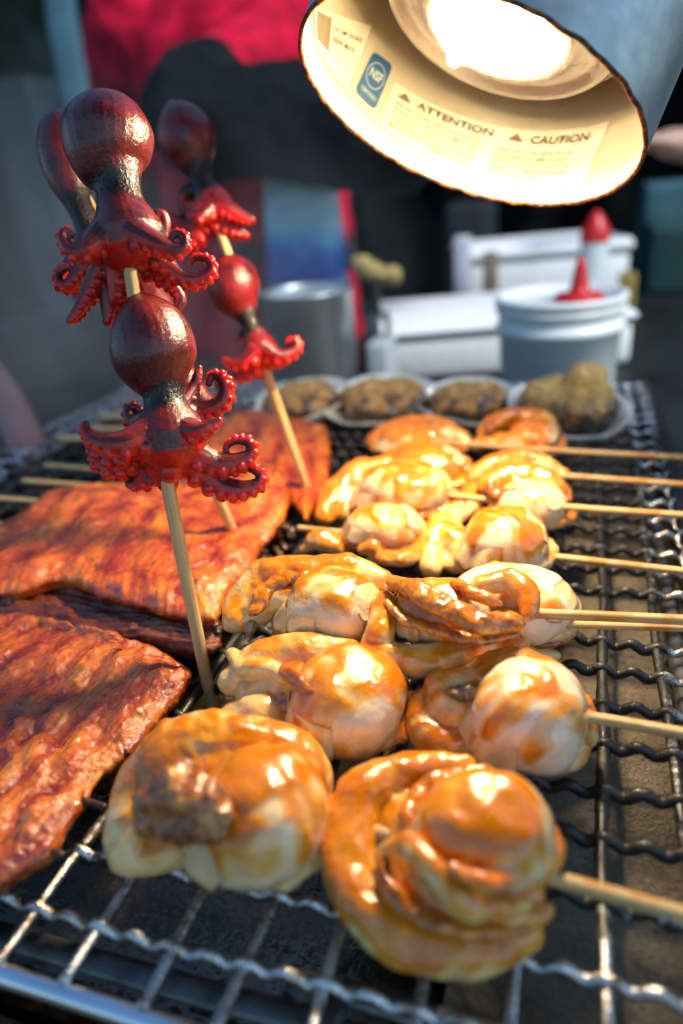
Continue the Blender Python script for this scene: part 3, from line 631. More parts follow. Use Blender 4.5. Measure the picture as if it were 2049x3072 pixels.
scallop(s3, [(1010, 1405, 4.0, 110, 84, 70, 2.2)],
  [[(862, 1440, 3.8, 30), (868, 1500, 3.2, 42), (950, 1520, 3.0, 42), (1040, 1508, 3.0, 38), (1105, 1485, 3.1, 26), (1132, 1468, 3.1, 12)], [(880, 1390, 4.3, 40), (868, 1460, 3.7, 38)], [(1110, 1500, 2.6, 40), (1180, 1480, 2.6, 34)],
   [(1110, 1345, 4.9, 26), (1170, 1335, 5.0, 30), (1205, 1365, 4.8, 28), (1215, 1410, 4.5, 20)]],
  [[(895, 1335, 5.0, 20), (950, 1355, 5.3, 28), (1030, 1400, 5.3, 32), (1110, 1430, 5.0, 32), (1185, 1425, 4.7, 24)], [(890, 1385, 4.7, 10), (930, 1425, 4.5, 12), (1020, 1455, 4.3, 13), (1110, 1472, 4.1, 12), (1190, 1455, 4.1, 10)], [(1040, 1340, 5.3, 14), (1100, 1370, 5.4, 16), (1150, 1385, 5.2, 8)]], [], .85, (.75, .72), (.12, .3), .0006)
s3b = skewer('skewer beneath the topmost one holding a pale cut scallop', [(1250, 1432), (1568, 1441)], (1180, 1425), 3.0, .0016)
scallop(s3b, [(1175, 1385, 3.1, 140, 120, 74, 2.3)], [[(1190, 1488, 1.6, 28), (1240, 1500, 1.3, 20), (1276, 1504, 1.2, 8)], [(1270, 1400, 2.8, 40), (1300, 1430, 2.4, 26), (1322, 1425, 2.4, 12)]],
  [[(1330, 1425, 2.3, 8), (1310, 1455, 2.0, 11), (1260, 1478, 1.8, 12), (1205, 1480, 1.8, 10)]], [], .9, (.25, .12), (.03, .04), .0006, base=(.88, .78, .62))
s4 = skewer('scallop skewer behind the pile with a round pale golden scallop', [(1270, 1278), (1568, 1311)], (688, 1212), 1.9, .0019)
scallop(s4, [(1158, 1240, 2.6, 92, 90, 74, 2.3)],
  [[(990, 1300, 1.4, 30), (1000, 1240, 2.0, 34), (1030, 1190, 2.4, 32), (1080, 1165, 2.6, 22)], [(1040, 1290, 1.3, 32), (1110, 1305, 1.1, 26), (1200, 1308, 1.1, 30), (1250, 1280, 1.3, 24), (1266, 1252, 1.3, 10)], [(1040, 1240, 2.0, 44), (1060, 1270, 1.6, 40)]],
  [[(975, 1280, 1.4, 12), (985, 1225, 2.0, 10), (1015, 1180, 2.6, 10), (1060, 1158, 2.9, 8)]], [], .85, (.45, .4), (.03, .12), .0008, base=(.86, .72, .50))
scallop(s4, [(882, 1212, 2.3, 88, 66, 56, 2.2)],
  [[(698, 1262, 1.2, 12), (735, 1240, 1.7, 32), (778, 1255, 1.4, 26), (806, 1274, 1.1, 10)], [(860, 1275, 1.9, 18), (905, 1285, 2.0, 20), (950, 1275, 1.9, 18), (970, 1240, 1.9, 18)], [(835, 1262, 2.3, 16), (852, 1258, 2.4, 20)]], [], [], .85, (.45, .75), (.02, .08), .0008)
s5 = skewer('scallop skewer in the middle under the lamp, third from the back', [(1300, 1164), (1568, 1181)], (930, 1125), 2.3, .0019)
scallop(s5, [(1218, 1160, 2.0, 78, 66, 56, 2.4)], [[(1085, 1130, 1.9, 28), (1072, 1165, 1.5, 24), (1110, 1185, 1.2, 18)], [(1120, 1110, 2.8, 24), (1180, 1085, 3.2, 28), (1245, 1095, 3.2, 28), (1290, 1128, 2.6, 18), (1302, 1146, 2.2, 11)], [(1180, 1110, 2.8, 32), (1240, 1120, 2.8, 28)]],
  [[(1130, 1115, 3.1, 16), (1145, 1140, 2.6, 18), (1190, 1130, 3.0, 14)], [(1290, 1120, 3.0, 10), (1306, 1146, 2.4, 9)]], [], .85, (.12, .7), (.0, .22), .0009)
scallop(s5, [(930, 1125, 2.5, 106, 84, 64, 2.3)], [[(745, 1185, 1.2, 24), (768, 1135, 1.9, 34), (820, 1088, 2.5, 32), (885, 1062, 2.9, 20)], [(1025, 1150, 1.7, 30), (1000, 1182, 1.4, 24), (950, 1190, 1.2, 20)], [(790, 1170, 1.2, 34), (810, 1120, 1.9, 40)]],
  [[(870, 1090, 3.5, 10), (900, 1070, 3.6, 10), (940, 1068, 3.6, 8)]], [], .85, (.5, .66), (.04, .1), .0009)
s6 = skewer('scallop skewer second from the back with folded orange mantle', [(1290, 1092), (1568, 1112)], (960, 1070), 1.9, .0019)
scallop(s6, [(1190, 1085, 1.7, 74, 60, 44)], [[(1090, 1090, 1.7, 26), (1150, 1060, 2.4, 26), (1230, 1056, 2.4, 26), (1298, 1086, 1.8, 12)]], [], [], .85, (.75, .75), (.1, .2), .0011)
scallop(s6, [(975, 1072, 1.9, 94, 70, 48)], [[(885, 1060, 1.7, 20), (930, 1035, 2.4, 22), (1010, 1038, 2.4, 24), (1066, 1070, 1.8, 20)]], [], [], .85, (.6, .66), (.04, .1), .0011)
s7 = skewer('farthest scallop skewer, darkest glaze, in front of the abalones', [(1275, 1034), (1568, 1049)], (950, 1008), 1.9, .0019)
scallop(s7, [(1222, 1008, 2.0, 58, 56, 44)], [[(1105, 1018, 1.5, 24), (1150, 1015, 1.7, 30), (1185, 1025, 1.6, 24)], [(1110, 990, 2.1, 18), (1140, 970, 2.6, 24), (1190, 955, 3.1, 22), (1245, 962, 3.0, 22), (1273, 990, 2.3, 13)]], [[(1120, 985, 2.8, 12), (1150, 960, 3.2, 14), (1195, 948, 3.5, 10)]], [], .85, (.7, .8), (.1, .3), .0011)
scallop(s7, [(960, 1008, 1.7, 92, 60, 40)], [[(864, 1012, 1.4, 24), (910, 985, 2.1, 28), (985, 978, 2.3, 28), (1050, 998, 1.8, 24), (1076, 1020, 1.3, 12)]], [[(930, 985, 2.7, 12), (980, 975, 2.8, 12), (1020, 985, 2.6, 9)]], [], .85, (.75, .8), (.15, .25), .0011)

# ------------------------------------------------------------------ grilled eel
def coons(L, R, E0, E1, n, m):
    def rs(c, k):
        c = spline(c, 8); s = np.concatenate([[0], np.cumsum(np.linalg.norm(np.diff(c, axis=0), axis=1))]); s /= s[-1]
        t = np.linspace(0, 1, k); return np.stack([np.interp(t, s, c[:, i]) for i in range(3)], 1)
    L, R, E0, E1 = rs(L, n), rs(R, n), rs(E0, m), rs(E1, m); s = np.linspace(0, 1, n)[:, None, None]; t = np.linspace(0, 1, m)[None, :, None]
    return L[:, None] * (1 - t) + R[:, None] * t + E0[None] * (1 - s) + E1[None] * s - ((1 - s) * (1 - t) * L[0] + (1 - s) * t * R[0] + s * (1 - t) * L[-1] + s * t * R[-1])
def eel(parent, L, R, E0, E1, z, thick, mat, n=150, m=150, ridges=5, amp=.003, name='eel_fillet', drop=0.0, seed=1):
    W = lambda c: [P(u, v, z * .01) for u, v in c]
    G = coons(W(L), W(R), W(E0), W(E1), n, m); s = np.linspace(0, 1, n)[:, None]; t = np.linspace(0, 1, m)[None, :]
    rg = np.random.default_rng(seed); ph = rg.random(6) * 6
    wob = t + .02 * np.sin(s * 9 + ph[0]) + .012 * np.sin(s * 23 + ph[1])
    wv = np.zeros((n, m)); ph2 = rg.random(14) * 6.28; fr = rg.uniform(2, 16, (14, 2))
    for q in range(14): wv += np.sin(s * fr[q, 0] * 1.2 + t * fr[q, 1] + ph2[q]) / 14 * 2.2
    amp_l = np.clip(.55 + .9 * np.roll(wv, 17, 0), .1, 1.3)
    rid = .5 + .5 * np.sin(wob * ridges * 2 * math.pi + ph[2] + 1.9 * wv); rid = rid ** .6 * amp_l + (1 - amp_l) * .6
    e = np.minimum(np.minimum(s, 1 - s) * 9, np.minimum(t, 1 - t) * 9); e = np.clip(e, 0, 1); edge = np.sqrt(1 - (1 - e) ** 2)
    hgt = rid * amp + .0012 * np.sin(s * 31 + t * 17 + ph[3]) * np.sin(t * 29 + ph[4]) + .0016 * np.sin(s * 11 + ph[5] + 3 * t)
    top = G.copy(); top[..., 2] += hgt * edge - (1 - edge) * thick * .45
    bot = G.copy(); bot[..., 2] -= thick * (.45 + .55 * edge) + .0004
    cen = G.mean((0, 1)); bot = bot + (cen - bot) * .015; bot[..., 2] = G[..., 2] - thick * (.47 + .53 * edge)
    mb = MB(); idx = np.arange(n * m).reshape(n, m); F = [(idx[i, j], idx[i + 1, j], idx[i + 1, j + 1], idx[i, j + 1]) for i in range(n - 1) for j in range(m - 1)]
    ids = n * m + idx; F += [(ids[i, j], ids[i, j + 1], ids[i + 1, j + 1], ids[i + 1, j]) for i in range(n - 1) for j in range(m - 1)]
    for i in range(n - 1): F += [(idx[i + 1, 0], idx[i, 0], ids[i, 0], ids[i + 1, 0]), (idx[i, -1], idx[i + 1, -1], ids[i + 1, -1], ids[i, -1])]
    for j in range(m - 1): F += [(idx[0, j], idx[0, j + 1], ids[0, j + 1], ids[0, j]), (idx[-1, j + 1], idx[-1, j], ids[-1, j], ids[-1, j + 1])]
    mb.add(np.vstack([top.reshape(-1, 3), bot.reshape(-1, 3)]), F)
    me = mb.mesh('tmp'); o = bpy.data.objects.new('tmp', me); COL.objects.link(o)
    for sz, st in ((.010, .0032), (.0035, .0016), (.0016, .0007)):
        d = o.modifiers.new('d', 'DISPLACE'); d.texture = cloud(sz); d.texture_coords = 'GLOBAL'; d.strength = st; d.mid_level = .5
    dg = bpy.context.evaluated_depsgraph_get(); dg.update(); out = bpy.data.meshes.new_from_object(o.evaluated_get(dg)); bpy.data.objects.remove(o)
    attr(out, 'fs', np.tile((s * np.ones((n, m))).ravel(), 2)); attr(out, 'ft', np.tile(wob.ravel(), 2)); attr(out, 'edge', np.concatenate([e.ravel(), np.zeros(n * m) + .5])); attr(out, 'ridge', np.concatenate([rid.ravel() * np.ones(n * m), np.ones(n * m) * .3]))
    out.polygons.foreach_set('use_smooth', [True] * len(out.polygons)); shift(out, rootoff(parent)); out.name = name
    return obj(name, out, mat, parent)
def eelthing(label, u, v):
    w = P(u, v, 0); return thing('eel_skewer', w, label, 'grilled eel', 'glazed grilled eel fillets')
def tips(k, items, z, r=.0013, mat=BAM):
    for a, b in items: stick(k, [P(*a, z * .01), P(*b, z * .01)], [r, r * .9], mat)
CHARB = plain('charred_bamboo', (.06, .02, .012), .45, 0, .5, 200)
e1 = eelthing('nearest eel fillet at the left edge, dark red with char spots', 150, 1700)
eel(e1, [(-420, 1900), (-380, 1800), (-300, 1650), (-200, 1520), (-80, 1440), (0, 1400), (60, 1404), (110, 1440), (150, 1450)],
    [(-80, 2060), (40, 1985), (110, 1940), (170, 1850), (230, 1760), (300, 1700), (368, 1628), (400, 1590), (442, 1522)],
    [(-420, 1900), (-300, 1985), (-80, 2060)], [(150, 1450), (225, 1452), (330, 1465), (442, 1522)], 1.5, .012, EELM2, 190, 190, 9, .0017, seed=3)
tips(e1, [((190, 1838), (238, 1852)), ((250, 1712), (292, 1728)), ((350, 1618), (384, 1624)), ((100, 1945), (140, 1962))], 1.1, .0014, CHARB)
e2 = eelthing('large thick eel fillet behind the near octopus stick, orange red glaze', 330, 1240)
eel(e2, [(-160, 1260), (-20, 1195), (85, 1132), (140, 1115), (240, 1106), (330, 1080), (480, 1010)],
    [(490, 1400), (518, 1340), (560, 1300), (600, 1230), (655, 1160), (660, 1110), (640, 1080)],
    [(-160, 1260), (-90, 1310), (0, 1338), (130, 1308), (220, 1340), (330, 1368), (420, 1392), (490, 1400)], [(480, 1010), (560, 1035), (640, 1080)], 2.6, .017, EELM, 190, 190, 7, .002, seed=5)
tips(e2, [((-60, 1140), (110, 1152)), ((-60, 1200), (30, 1206)), ((-60, 1222), (30, 1226)), ((55, 1104), (330, 1124)), ((105, 1068), (330, 1086))], 2.0, .0019)
e3 = eelthing('dark sauce soaked eel strip under the large fillet', 280, 1440)
eel(e3, [(-180, 1340), (100, 1335), (300, 1385), (505, 1420)], [(-180, 1400), (60, 1420), (140, 1440), (300, 1462), (450, 1495), (508, 1475)],
    [(-180, 1340), (-180, 1400)], [(505, 1420), (508, 1475)], .9, .007, EELD, 120, 60, 1.5, .002, seed=8)
e4 = eelthing('far eel fillet seen between the octopus sticks, bright red', 620, 1030)
eel(e4, [(450, 1030), (500, 965), (560, 935)], [(700, 1180), (745, 1110), (758, 1030), (750, 975)], [(450, 1030), (600, 1090), (700, 1180)], [(560, 935), (660, 945), (750, 975)], 1.6, .012, EELM, 120, 120, 4, .002, seed=11)
tips(e4, [((135, 1006), (500, 1012)), ((190, 984), (500, 990)), ((232, 955), (520, 965))], 1.3, .0022)
CRM = m_gut((.03, .012, .008), (.25, .08, .02))
for k, (u, v, r) in enumerate([(575, 1265, 30), (655, 1215, 24), (610, 1290, 22), (480, 1440, 26), (640, 1265, 16)]):
    mb = MB(); 
    for q in range(5): B_(mb, u + random.uniform(-r, r), v + random.uniform(-r, r) * .6, .7 + random.random() * .5, r * .5, r * .5, r * .4)
    lab = ['char crumb beside the middle octopus stick', 'char crumb at the right end of the large eel', 'small burnt crumb between eel and piled scallops', 'oily burnt scrap at the foot of the near octopus stick', 'tiny scrap behind the piled scallops'][k]
    o = solid('burnt_scrap', mb, .0007, CRM, None, 2, [(.004, .003)], label=lab, cat='food scrap', group='burnt scraps on the grate')

# ------------------------------------------------------------------ abalones in shells
def m_shell():
    t = NT('shell'); n = t.noise(90, 4); t.set(Base_Color=t.ramp(n, [(.3, (.62, .58, .48)), (.7, (.88, .86, .78))]), Roughness=.22, Coat_Weight=.5); return t.m
def m_abalone():
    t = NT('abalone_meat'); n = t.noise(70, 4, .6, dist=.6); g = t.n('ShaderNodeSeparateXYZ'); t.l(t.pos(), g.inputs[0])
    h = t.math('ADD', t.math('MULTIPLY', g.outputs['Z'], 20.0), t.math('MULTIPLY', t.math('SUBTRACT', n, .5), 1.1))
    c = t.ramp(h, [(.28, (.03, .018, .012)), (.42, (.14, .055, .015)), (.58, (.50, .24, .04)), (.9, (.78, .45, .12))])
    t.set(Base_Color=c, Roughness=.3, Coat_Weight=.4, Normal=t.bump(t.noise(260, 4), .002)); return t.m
SHELL = m_shell(); ABM = m_abalone()
for k, (u, v, wpx, lab, lift) in enumerate([(695, 905, 205, 'leftmost abalone in its shell, behind the octopus stick', .0), (880, 905, 240, 'wide brown abalone with a bright shell rim, second of the row', .0),
                                 (1078, 908, 215, 'dark abalone between the wide one and the tall yellow one', .0), (1300, 925, 245, 'tall yellow abalone standing proud of its shell at the right end', .006)]):
    c = P(u, v + 30, .012); s = pxs(c); R = wpx * 1.08 * s / 2; tilt = math.radians(17)
    M = axes(c, (0.05 * (k - 1), -math.sin(tilt), math.cos(tilt)), (1, 0, 0)); M[:3, 1] *= .82
    t_ = thing('abalone', (c[0], c[1], 0), lab, 'abalone', 'abalones grilled in their shells')
    prof = [(R * a, b) for a, b in ((.05, -.011), (.4, -.010), (.7, -.006), (.9, .001), (1.0, .008), (1.01, .0095), (.985, .0095), (.88, .004), (.68, -.003), (.4, -.007), (.02, -.008))]
    mb = MB(); lathe(mb, prof, M, 64, wob=lambda a: 1 + .055 * np.sin(2 * a + k) + .035 * np.sin(3 * a + 2 * k) + .012 * np.sin(9 * a + k)); obj('shell', mb, SHELL, t_)
    mb = MB()
    def lp(x, y, z): return M[:3, 3] + M[:3, 0] * x * R + M[:3, 1] * y * R + M[:3, 2] * z
    ball(mb, lp(0, .0, .004 + lift * .5), (R * .82, R * .62, .015 + lift), M[:3, :3] / np.linalg.norm(M[:3, :3], axis=0), 24, 14)
    for q in range(6):
        a = q / 6 * 6.28 + k; ball(mb, lp(.42 * math.cos(a), .36 * math.sin(a), .006 + lift * 1.2 + .003 * random.random()), (R * .42, R * .36, .011 + lift * .5), None, 14, 9)
    if lift: ball(mb, lp(.25, .3, .022), (R * .36, R * .3, .018), None, 16, 10, 3)
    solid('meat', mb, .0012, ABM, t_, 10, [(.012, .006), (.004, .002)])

# ------------------------------------------------------------------ heat lamp
LD = .31; LC = toW(LD * np.array([.176, -.562, 1.0])); LR = .247 * LD
LA = np.array([-.305, -.451, -.839]); LA /= np.linalg.norm(LA)      # the way the shade opens
LM = axes(LC, -LA, CX); LE1, LE2, LUP = LM[:3, 0], LM[:3, 1], LM[:3, 2]
def lampP(r, phi, s): return LC + LUP * s + (LE1 * math.cos(phi) + LE2 * math.sin(phi)) * r
SHF = lambda s: LR * (1 + .25 * s)
hl = thing('heat_lamp', lampP(0, 0, .15), 'big steel heat lamp with cream lining hanging over the grill', 'heat lamp')
def m_shade():
    t = NT('steel_shade'); n = t.noise(60, 4); v = t.scale((1, 1, 1)); f = t.noise(240, 3, .6, vec=t.scale((.2, 1, 1)))
    t.set(Base_Color=t.mix(t.ramp(n, [(.35, 0), (.7, 1)]), (.42, .45, .47), (.60, .63, .65)), Metallic=.75, Roughness=t.math('ADD', t.math('MULTIPLY', f, .25), .34), Normal=t.bump(f, .0003, .5)); return t.m
def m_cream():
    t = NT('cream_enamel'); n = t.noise(30, 4); n2 = t.noise(170, 3); c = t.mix(t.ramp(n, [(.4, 0), (.7, 1)]), (.52, .46, .36), (.58, .52, .42))
    c = t.mix(t.ramp(n2, [(.70, 0), (.76, .7)]), c, (.25, .10, .03)); t.set(Base_Color=c, Roughness=.45); return t.m
SH = m_shade()
mb = MB(); lathe(mb, [(SHF(s) + .0012, s) for s in np.linspace(-.0005, .16, 9)] + [(LR * .8, .19), (LR * .4, .205), (.012, .208)], LM, 96); obj('shade', mb, SH, hl)
mb = MB(); lathe(mb, [(SHF(s) - .0002, s) for s in np.linspace(.0, .12, 9)] + [(LR * .9, .14), (LR * .5, .155), (.01, .158)], LM, 96); lin = obj('lining', mb, m_cream(), hl)
mb = MB(); C = np.array([lampP(LR + .0006, a, -.0006 + .0005 * math.sin(a * 31) * math.sin(a * 7)) for a in np.linspace(0, 2 * math.pi, 200)]); tube(mb, C, .0010, 6, LUP, cap=False)
t = NT('rusty_rim'); n = t.noise(260, 4); t.set(Base_Color=t.ramp(n, [(.45, (.05, .035, .025)), (.55, (.22, .06, .015)), (.7, (.5, .16, .04))]), Roughness=.6, Metallic=.3); obj('rim', mb, t.m, hl)
# bulb: pressed glass face with rings, filament behind it
LK = LD / .36; BR, BS = .070 * LK, .047 * LK
def m_bulb():
    t = NT('bulb_glass'); n = t.noise(140, 3)
    r = t.math('ADD', t.attr('su'), t.math('MULTIPLY', t.math('SUBTRACT', t.noise(45, 4, .6, dist=.8), .5), .045))
    e = t.ramp(t.math('MULTIPLY', r, 12.0), [(.08, 1.0), (.20, .32), (.30, .09), (.40, .03), (.60, .013), (.9, .003)])
    t.set(Base_Color=(.42, .40, .36, 1), Roughness=.10, Coat_Weight=.6, Specular_IOR_Level=.8, Emission_Color=(1, .82, .54, 1), Emission_Strength=t.math('MULTIPLY', t.math('MULTIPLY', e, t.ramp(t.noise(230, 4, .7, dist=1.5), [(.3, .35), (.7, 1.4)])), 3.0),
          Normal=t.bump(t.noise(120, 2), .001)); return t.m
prof = [(.0, -.004), (.018, -.0035), (.034, -.001), (.0355, -.0045), (.040, -.005), (.0415, -.001), (.048, .001), (.056, .003), (.0575, -.001), (.061, -.001), (.0625, .004), (.067, .008), (.070, .0102)]
mb = MB(); lathe(mb, [(max(r, .0004) * LK, z * LK + BS) for r, z in prof], LM, 72); bulb_o = obj('bulb', mb, m_bulb(), hl)
mb = MB(); lathe(mb, [(r * LK, BS + z * LK) for r, z in ((.0702, .0102), (.068, .024), (.052, .058), (.03, .078), (.014, .09), (.001, .09))], LM, 72); obj('reflector', mb, plain('silvered_glass', (.30, .28, .25), .4, .6, .1, 20), bulb_o)
def emit(name, col, st):
    t = NT(name); t.set(Base_Color=(.8, .7, .5, 1), Emission_Color=(*col, 1), Emission_Strength=st); return t.m
mb = MB(); C = np.array([lampP(.012 + .004 * math.sin(a * 9), a, BS - .006 + .003 * math.cos(a * 9)) for a in np.linspace(.3, 5.6, 90)]); tube(mb, C, .0022, 6, LUP)
tube(mb, np.array([lampP(.0, 0, BS + .0), lampP(.03, 2.2, BS - .006)]), .004, 8); obj('filament', mb, emit('hot_filament', (1, .78, .42), 40), hl)
mb = MB(); tube(mb, spline([lampP(0, 0, .205), lampP(0, 0, .26), lampP(.05, 0, .34), lampP(.1, 0, .5)], 8), .009, 12); obj('gooseneck', mb, STEEL, hl)
# printed labels bent to the lining
def cylhit(u, v):
    r = ray(u, v); dw = toW(r) - np.array([0, 0, CAM_H]); o = np.array([0, 0, CAM_H]) - LC
    d3 = np.array([dw @ LE1, dw @ LE2, dw @ LUP]); o3 = np.array([o @ LE1, o @ LE2, o @ LUP]); R = LR
    for _ in range(3):
        a = d3[0] ** 2 + d3[1] ** 2; b = 2 * (o3[0] * d3[0] + o3[1] * d3[1]); c = o3[0] ** 2 + o3[1] ** 2 - R * R
        q = (-b + math.sqrt(max(b * b - 4 * a * c, 0))) / (2 * a); h = o3 + d3 * q; R = SHF(h[2]) - .0002
    return math.atan2(h[1], h[0]), h[2]
def label_quad(TL, TR, BR_, BL):
    Q = [cylhit(*p) for p in (TL, TR, BR_, BL)]; ph = np.unwrap([q[0] for q in Q]); s = [q[1] for q in Q]
    return lambda x, y: ((1 - y) * ((1 - x) * ph[0] + x * ph[1]) + y * ((1 - x) * ph[3] + x * ph[2]), (1 - y) * ((1 - x) * s[0] + x * s[1]) + y * ((1 - x) * s[3] + x * s[2]))
def lm(q, x, y, lift): a, s = q(x, y); return lampP(SHF(s) - .0002 - lift, a, s)
def sheet(mb, q, x0, y0, x1, y1, lift, rnd=.0, nx=16, ny=6):
    V = []; 
    for i in range(nx + 1):
        for j in range(ny + 1):
            x = x0 + (x1 - x0) * i / nx; y = y0 + (y1 - y0) * j / ny; V.append(lm(q, x, y, lift))
    F = [(i * (ny + 1) + j, (i + 1) * (ny + 1) + j, (i + 1) * (ny + 1) + j + 1, i * (ny + 1) + j + 1) for i in range(nx) for j in range(ny)]; mb.add(V, F)
def text_on(mb, q, s, x0, yb, hgt, asp, lift, bold=False, width=None):
    """lettering bent onto the label; hgt and yb in label units (y down), asp = label width/height"""
    cu = bpy.data.curves.new('t', 'FONT'); cu.body = s; cu.size = 1; cu.offset = .018 if bold else .004; cu.resolution_u = 3
    o = bpy.data.objects.new('t', cu); COL.objects.link(o); dg = bpy.context.evaluated_depsgraph_get(); dg.update(); me = bpy.data.meshes.new_from_object(o.evaluated_get(dg))
    V = mverts(me); F = [tuple(p.vertices) for p in me.polygons]; bpy.data.objects.remove(o)
    w = V[:, 0].max(); sx = (width / w) if width else hgt / asp / .72
    mb.add([lm(q, x0 + v[0] * sx, yb - v[1] * hgt / .72, lift) for v in V], F)
PAPER = plain('label_paper', (.74, .69, .58), .5, 0, .04, 40); INK = plain('faded_ink', (.14, .11, .08), .6, 0, .2, 40); INKL = plain('pale_ink', (.24, .19, .13), .6, 0, .2, 40); BLUE = plain('label_blue', (.02, .10, .26), .4, 0, .1, 40)
q = label_quad((905, 188), (1400, 278), (1341, 424), (873, 287))
mb = MB(); sheet(mb, q, 0, 0, 1, 1, .0004, nx=40); wl = obj('warning_label', mb, PAPER, hl)
mb = MB(); text_on(mb, q, 'ATTENTION', .13, .24, .14, 3.0, .0016, True, .36); text_on(mb, q, 'CAUTION', .66, .26, .14, 3.0, .0016, True, .27)
for x in (.03, .56):
    c = [lm(q, x + a, b, .0016) for a, b in ((.0, .24), (.07, .24), (.035, .10))]; mb.add(c, [(0, 1, 2)])
obj('lettering', mb, INK, wl)
mb = MB(); L1 = ['TENIR HORS DE PORTEE DES', 'ENFANTS. CETTE LAMPE EST', 'CHAUDE. NE PAS TOUCHER', 'OU PLACER PRES DE TOUT', 'MATERIAU COMBUSTIBLE']; L2 = ['KEEP OUT OF REACH OF', 'CHILDREN. LAMP IS HOT.', 'DO NOT TOUCH OR PLACE', 'NEAR COMBUSTIBLES', 'INDOOR USE']
for k in range(5):
    text_on(mb, q, L1[k], .03, .42 + k * .12, .07, 3.0, .0016, False, .42 - .02 * (k == 4)); text_on(mb, q, L2[k], .52, .46 + k * .11, .065, 3.0, .0016, False, .36 - .12 * (k == 4))
obj('fine_print', mb, INKL, wl)
q = label_quad((857, 117), (901, 150), (860, 253), (814, 206))
mb = MB(); n_ = 9
def rr(q, lift):
    out = []
    for cx, cy, a0 in ((.82, .10, -90), (.82, .90, 0), (.18, .90, 90), (.18, .10, 180)):
        for k in range(5): a = math.radians(a0 + k * 22.5); out.append(lm(q, cx + .18 * math.cos(a), cy + .10 * math.sin(a), lift))
    return out
V = rr(q, .0005); mb.add(V + [lm(q, .5, .5, .0005)], [(len(V), i, (i + 1) % len(V)) for i in range(len(V))]); nl = obj('certification_label', mb, BLUE, hl)
mb = MB(); C = np.array([lm(q, .5 + .40 * math.cos(a), .42 + .27 * math.sin(a), .0006) for a in np.linspace(0, 2 * math.pi, 40)]); tube(mb, C, .00025, 4, cap=False)
text_on(mb, q, 'NSF', .2, .50, .2, .65, .0009, True, .6); text_on(mb, q, 'CERTIFIED', .14, .88, .09, .65, .0009, False, .72); obj('lettering', mb, plain('pale_print', (.55, .62, .62), .5, 0, .05, 30), nl)
q = label_quad((722, 10), (852, 59), (797, 202), (724, 100))
mb = MB(); sheet(mb, q, 0, 0, 1, 1, .0004, nx=24); ol = obj('rating_label', mb, PAPER, hl)
mb = MB(); sheet(mb, q, .1, .1, .45, .75, .0006); obj('printed_panel', mb, INKL, ol)
mb = MB(); text_on(mb, q, 'HEAT LAMP 120V 60HZ', .5, .3, .08, 1.2, .0007, False, .45); text_on(mb, q, '250W MAX', .5, .5, .1, 1.2, .0007, False, .4); obj('lettering', mb, INK, ol)
for k in range(3):
    lp_ = bpy.data.lights.new('heat_lamp_light', 'SPOT'); lp_.energy = LAMP_W / 3; lp_.color = (1, .79, .49); lp_.spot_size = math.radians(156); lp_.spot_blend = .8; lp_.shadow_soft_size = .0085
    lo = bpy.data.objects.new('heat_lamp_light', lp_); COL.objects.link(lo); lo.rotation_euler = Vector(-LA).to_track_quat('Z', 'Y').to_euler()
    lo.parent = hl; lo.location = Vector(lampP(.022 * LK, .9 + k * 2.1 + .3 * (k % 2), BS - .010)) - Vector(lampP(0, 0, .15))

# ------------------------------------------------------------------ things on the counter behind
def upright(u, vtop, vbot, d, wpx):
    a = D(u, vtop, d); r = wpx * pxs(a) / 2; b = a.copy(); b[2] = CT; return b, r, a[2] - CT
b, r, h = upright(1287, 672, 0, .84, 284)
t_ = thing('sauce_bucket', b, 'round white plastic bucket with ribbed collar and lid behind the abalones', 'bucket')
M = np.eye(4); M[:3, 3] = b
mb = MB(); lathe(mb, [(.001, .0), (r * .86, .0), (r * .9, .006), (r * .97, h * .70), (r * 1.02, h * .71), (r * 1.02, h * .76), (r * .98, h * .77), (r * .985, h * .86), (r * 1.03, h * .87), (r * 1.03, h * .905), (r * .98, h * .915), (r * .98, h * .93)], M); obj('body', mb, WHITE, t_)
mb = MB(); lathe(mb, [(r * 1.0, h * .935), (r * 1.04, h * .94), (r * 1.04, h * .99), (r * 1.0, h * 1.0), (r * .93, h * .995), (r * .92, h * .975), (.001, h * .975)], M); obj('lid', mb, WHITE, t_)
c = np.array(b) + [.012, -.035, h * .978]; s = pxs(c); c = D(1330, 668, depth(c)); c[2] = b[2] + h * .977
t_ = thing('nozzle_cap', c, 'red cone nozzle cap lying on the white bucket lid', 'bottle cap'); M = np.eye(4); M[:3, 3] = c; s = pxs(c)
mb = MB(); lathe(mb, [(.001, 0), (54 * s, .0), (56 * s, 6 * s), (50 * s, 12 * s), (24 * s, 16 * s), (20 * s, 30 * s), (13 * s, 70 * s), (8 * s, 90 * s), (.001, 91 * s)], M, 32); obj('cone', mb, RED, t_)
def bx(name, label, cat, u0, u1, vt, vb, d, dep, mat, bev=.008, rot=0, lid=None, group=None, zb=None):
    a = D(u0, vt, d); b2 = D(u1, vt, d); w = np.linalg.norm(b2 - a); lo_ = D((u0 + u1) / 2, vb, d); zt = (a[2] + b2[2]) / 2; z0 = CT if zb is None else zb
    c = (a + b2) / 2; t = thing(name, (c[0], c[1], z0), label, cat, group); M = np.eye(4); cr, sr = math.cos(rot), math.sin(rot); M[:3, :3] = [[cr, -sr, 0], [sr, cr, 0], [0, 0, 1]]; M[:3, 3] = (c[0], c[1], z0); hh = zt - z0
    mb = MB(); hb = hh * (.78 if lid else 1); box(mb, (-w / 2, 0, 0), (w / 2, dep, hb), M, bev); obj('body', mb, mat, t)
    if lid: mb = MB(); box(mb, (-w / 2 - .006, -.006, hb + .001), (w / 2 + .006, dep + .006, hh), M, bev); obj('lid', mb, lid, t)
    return t
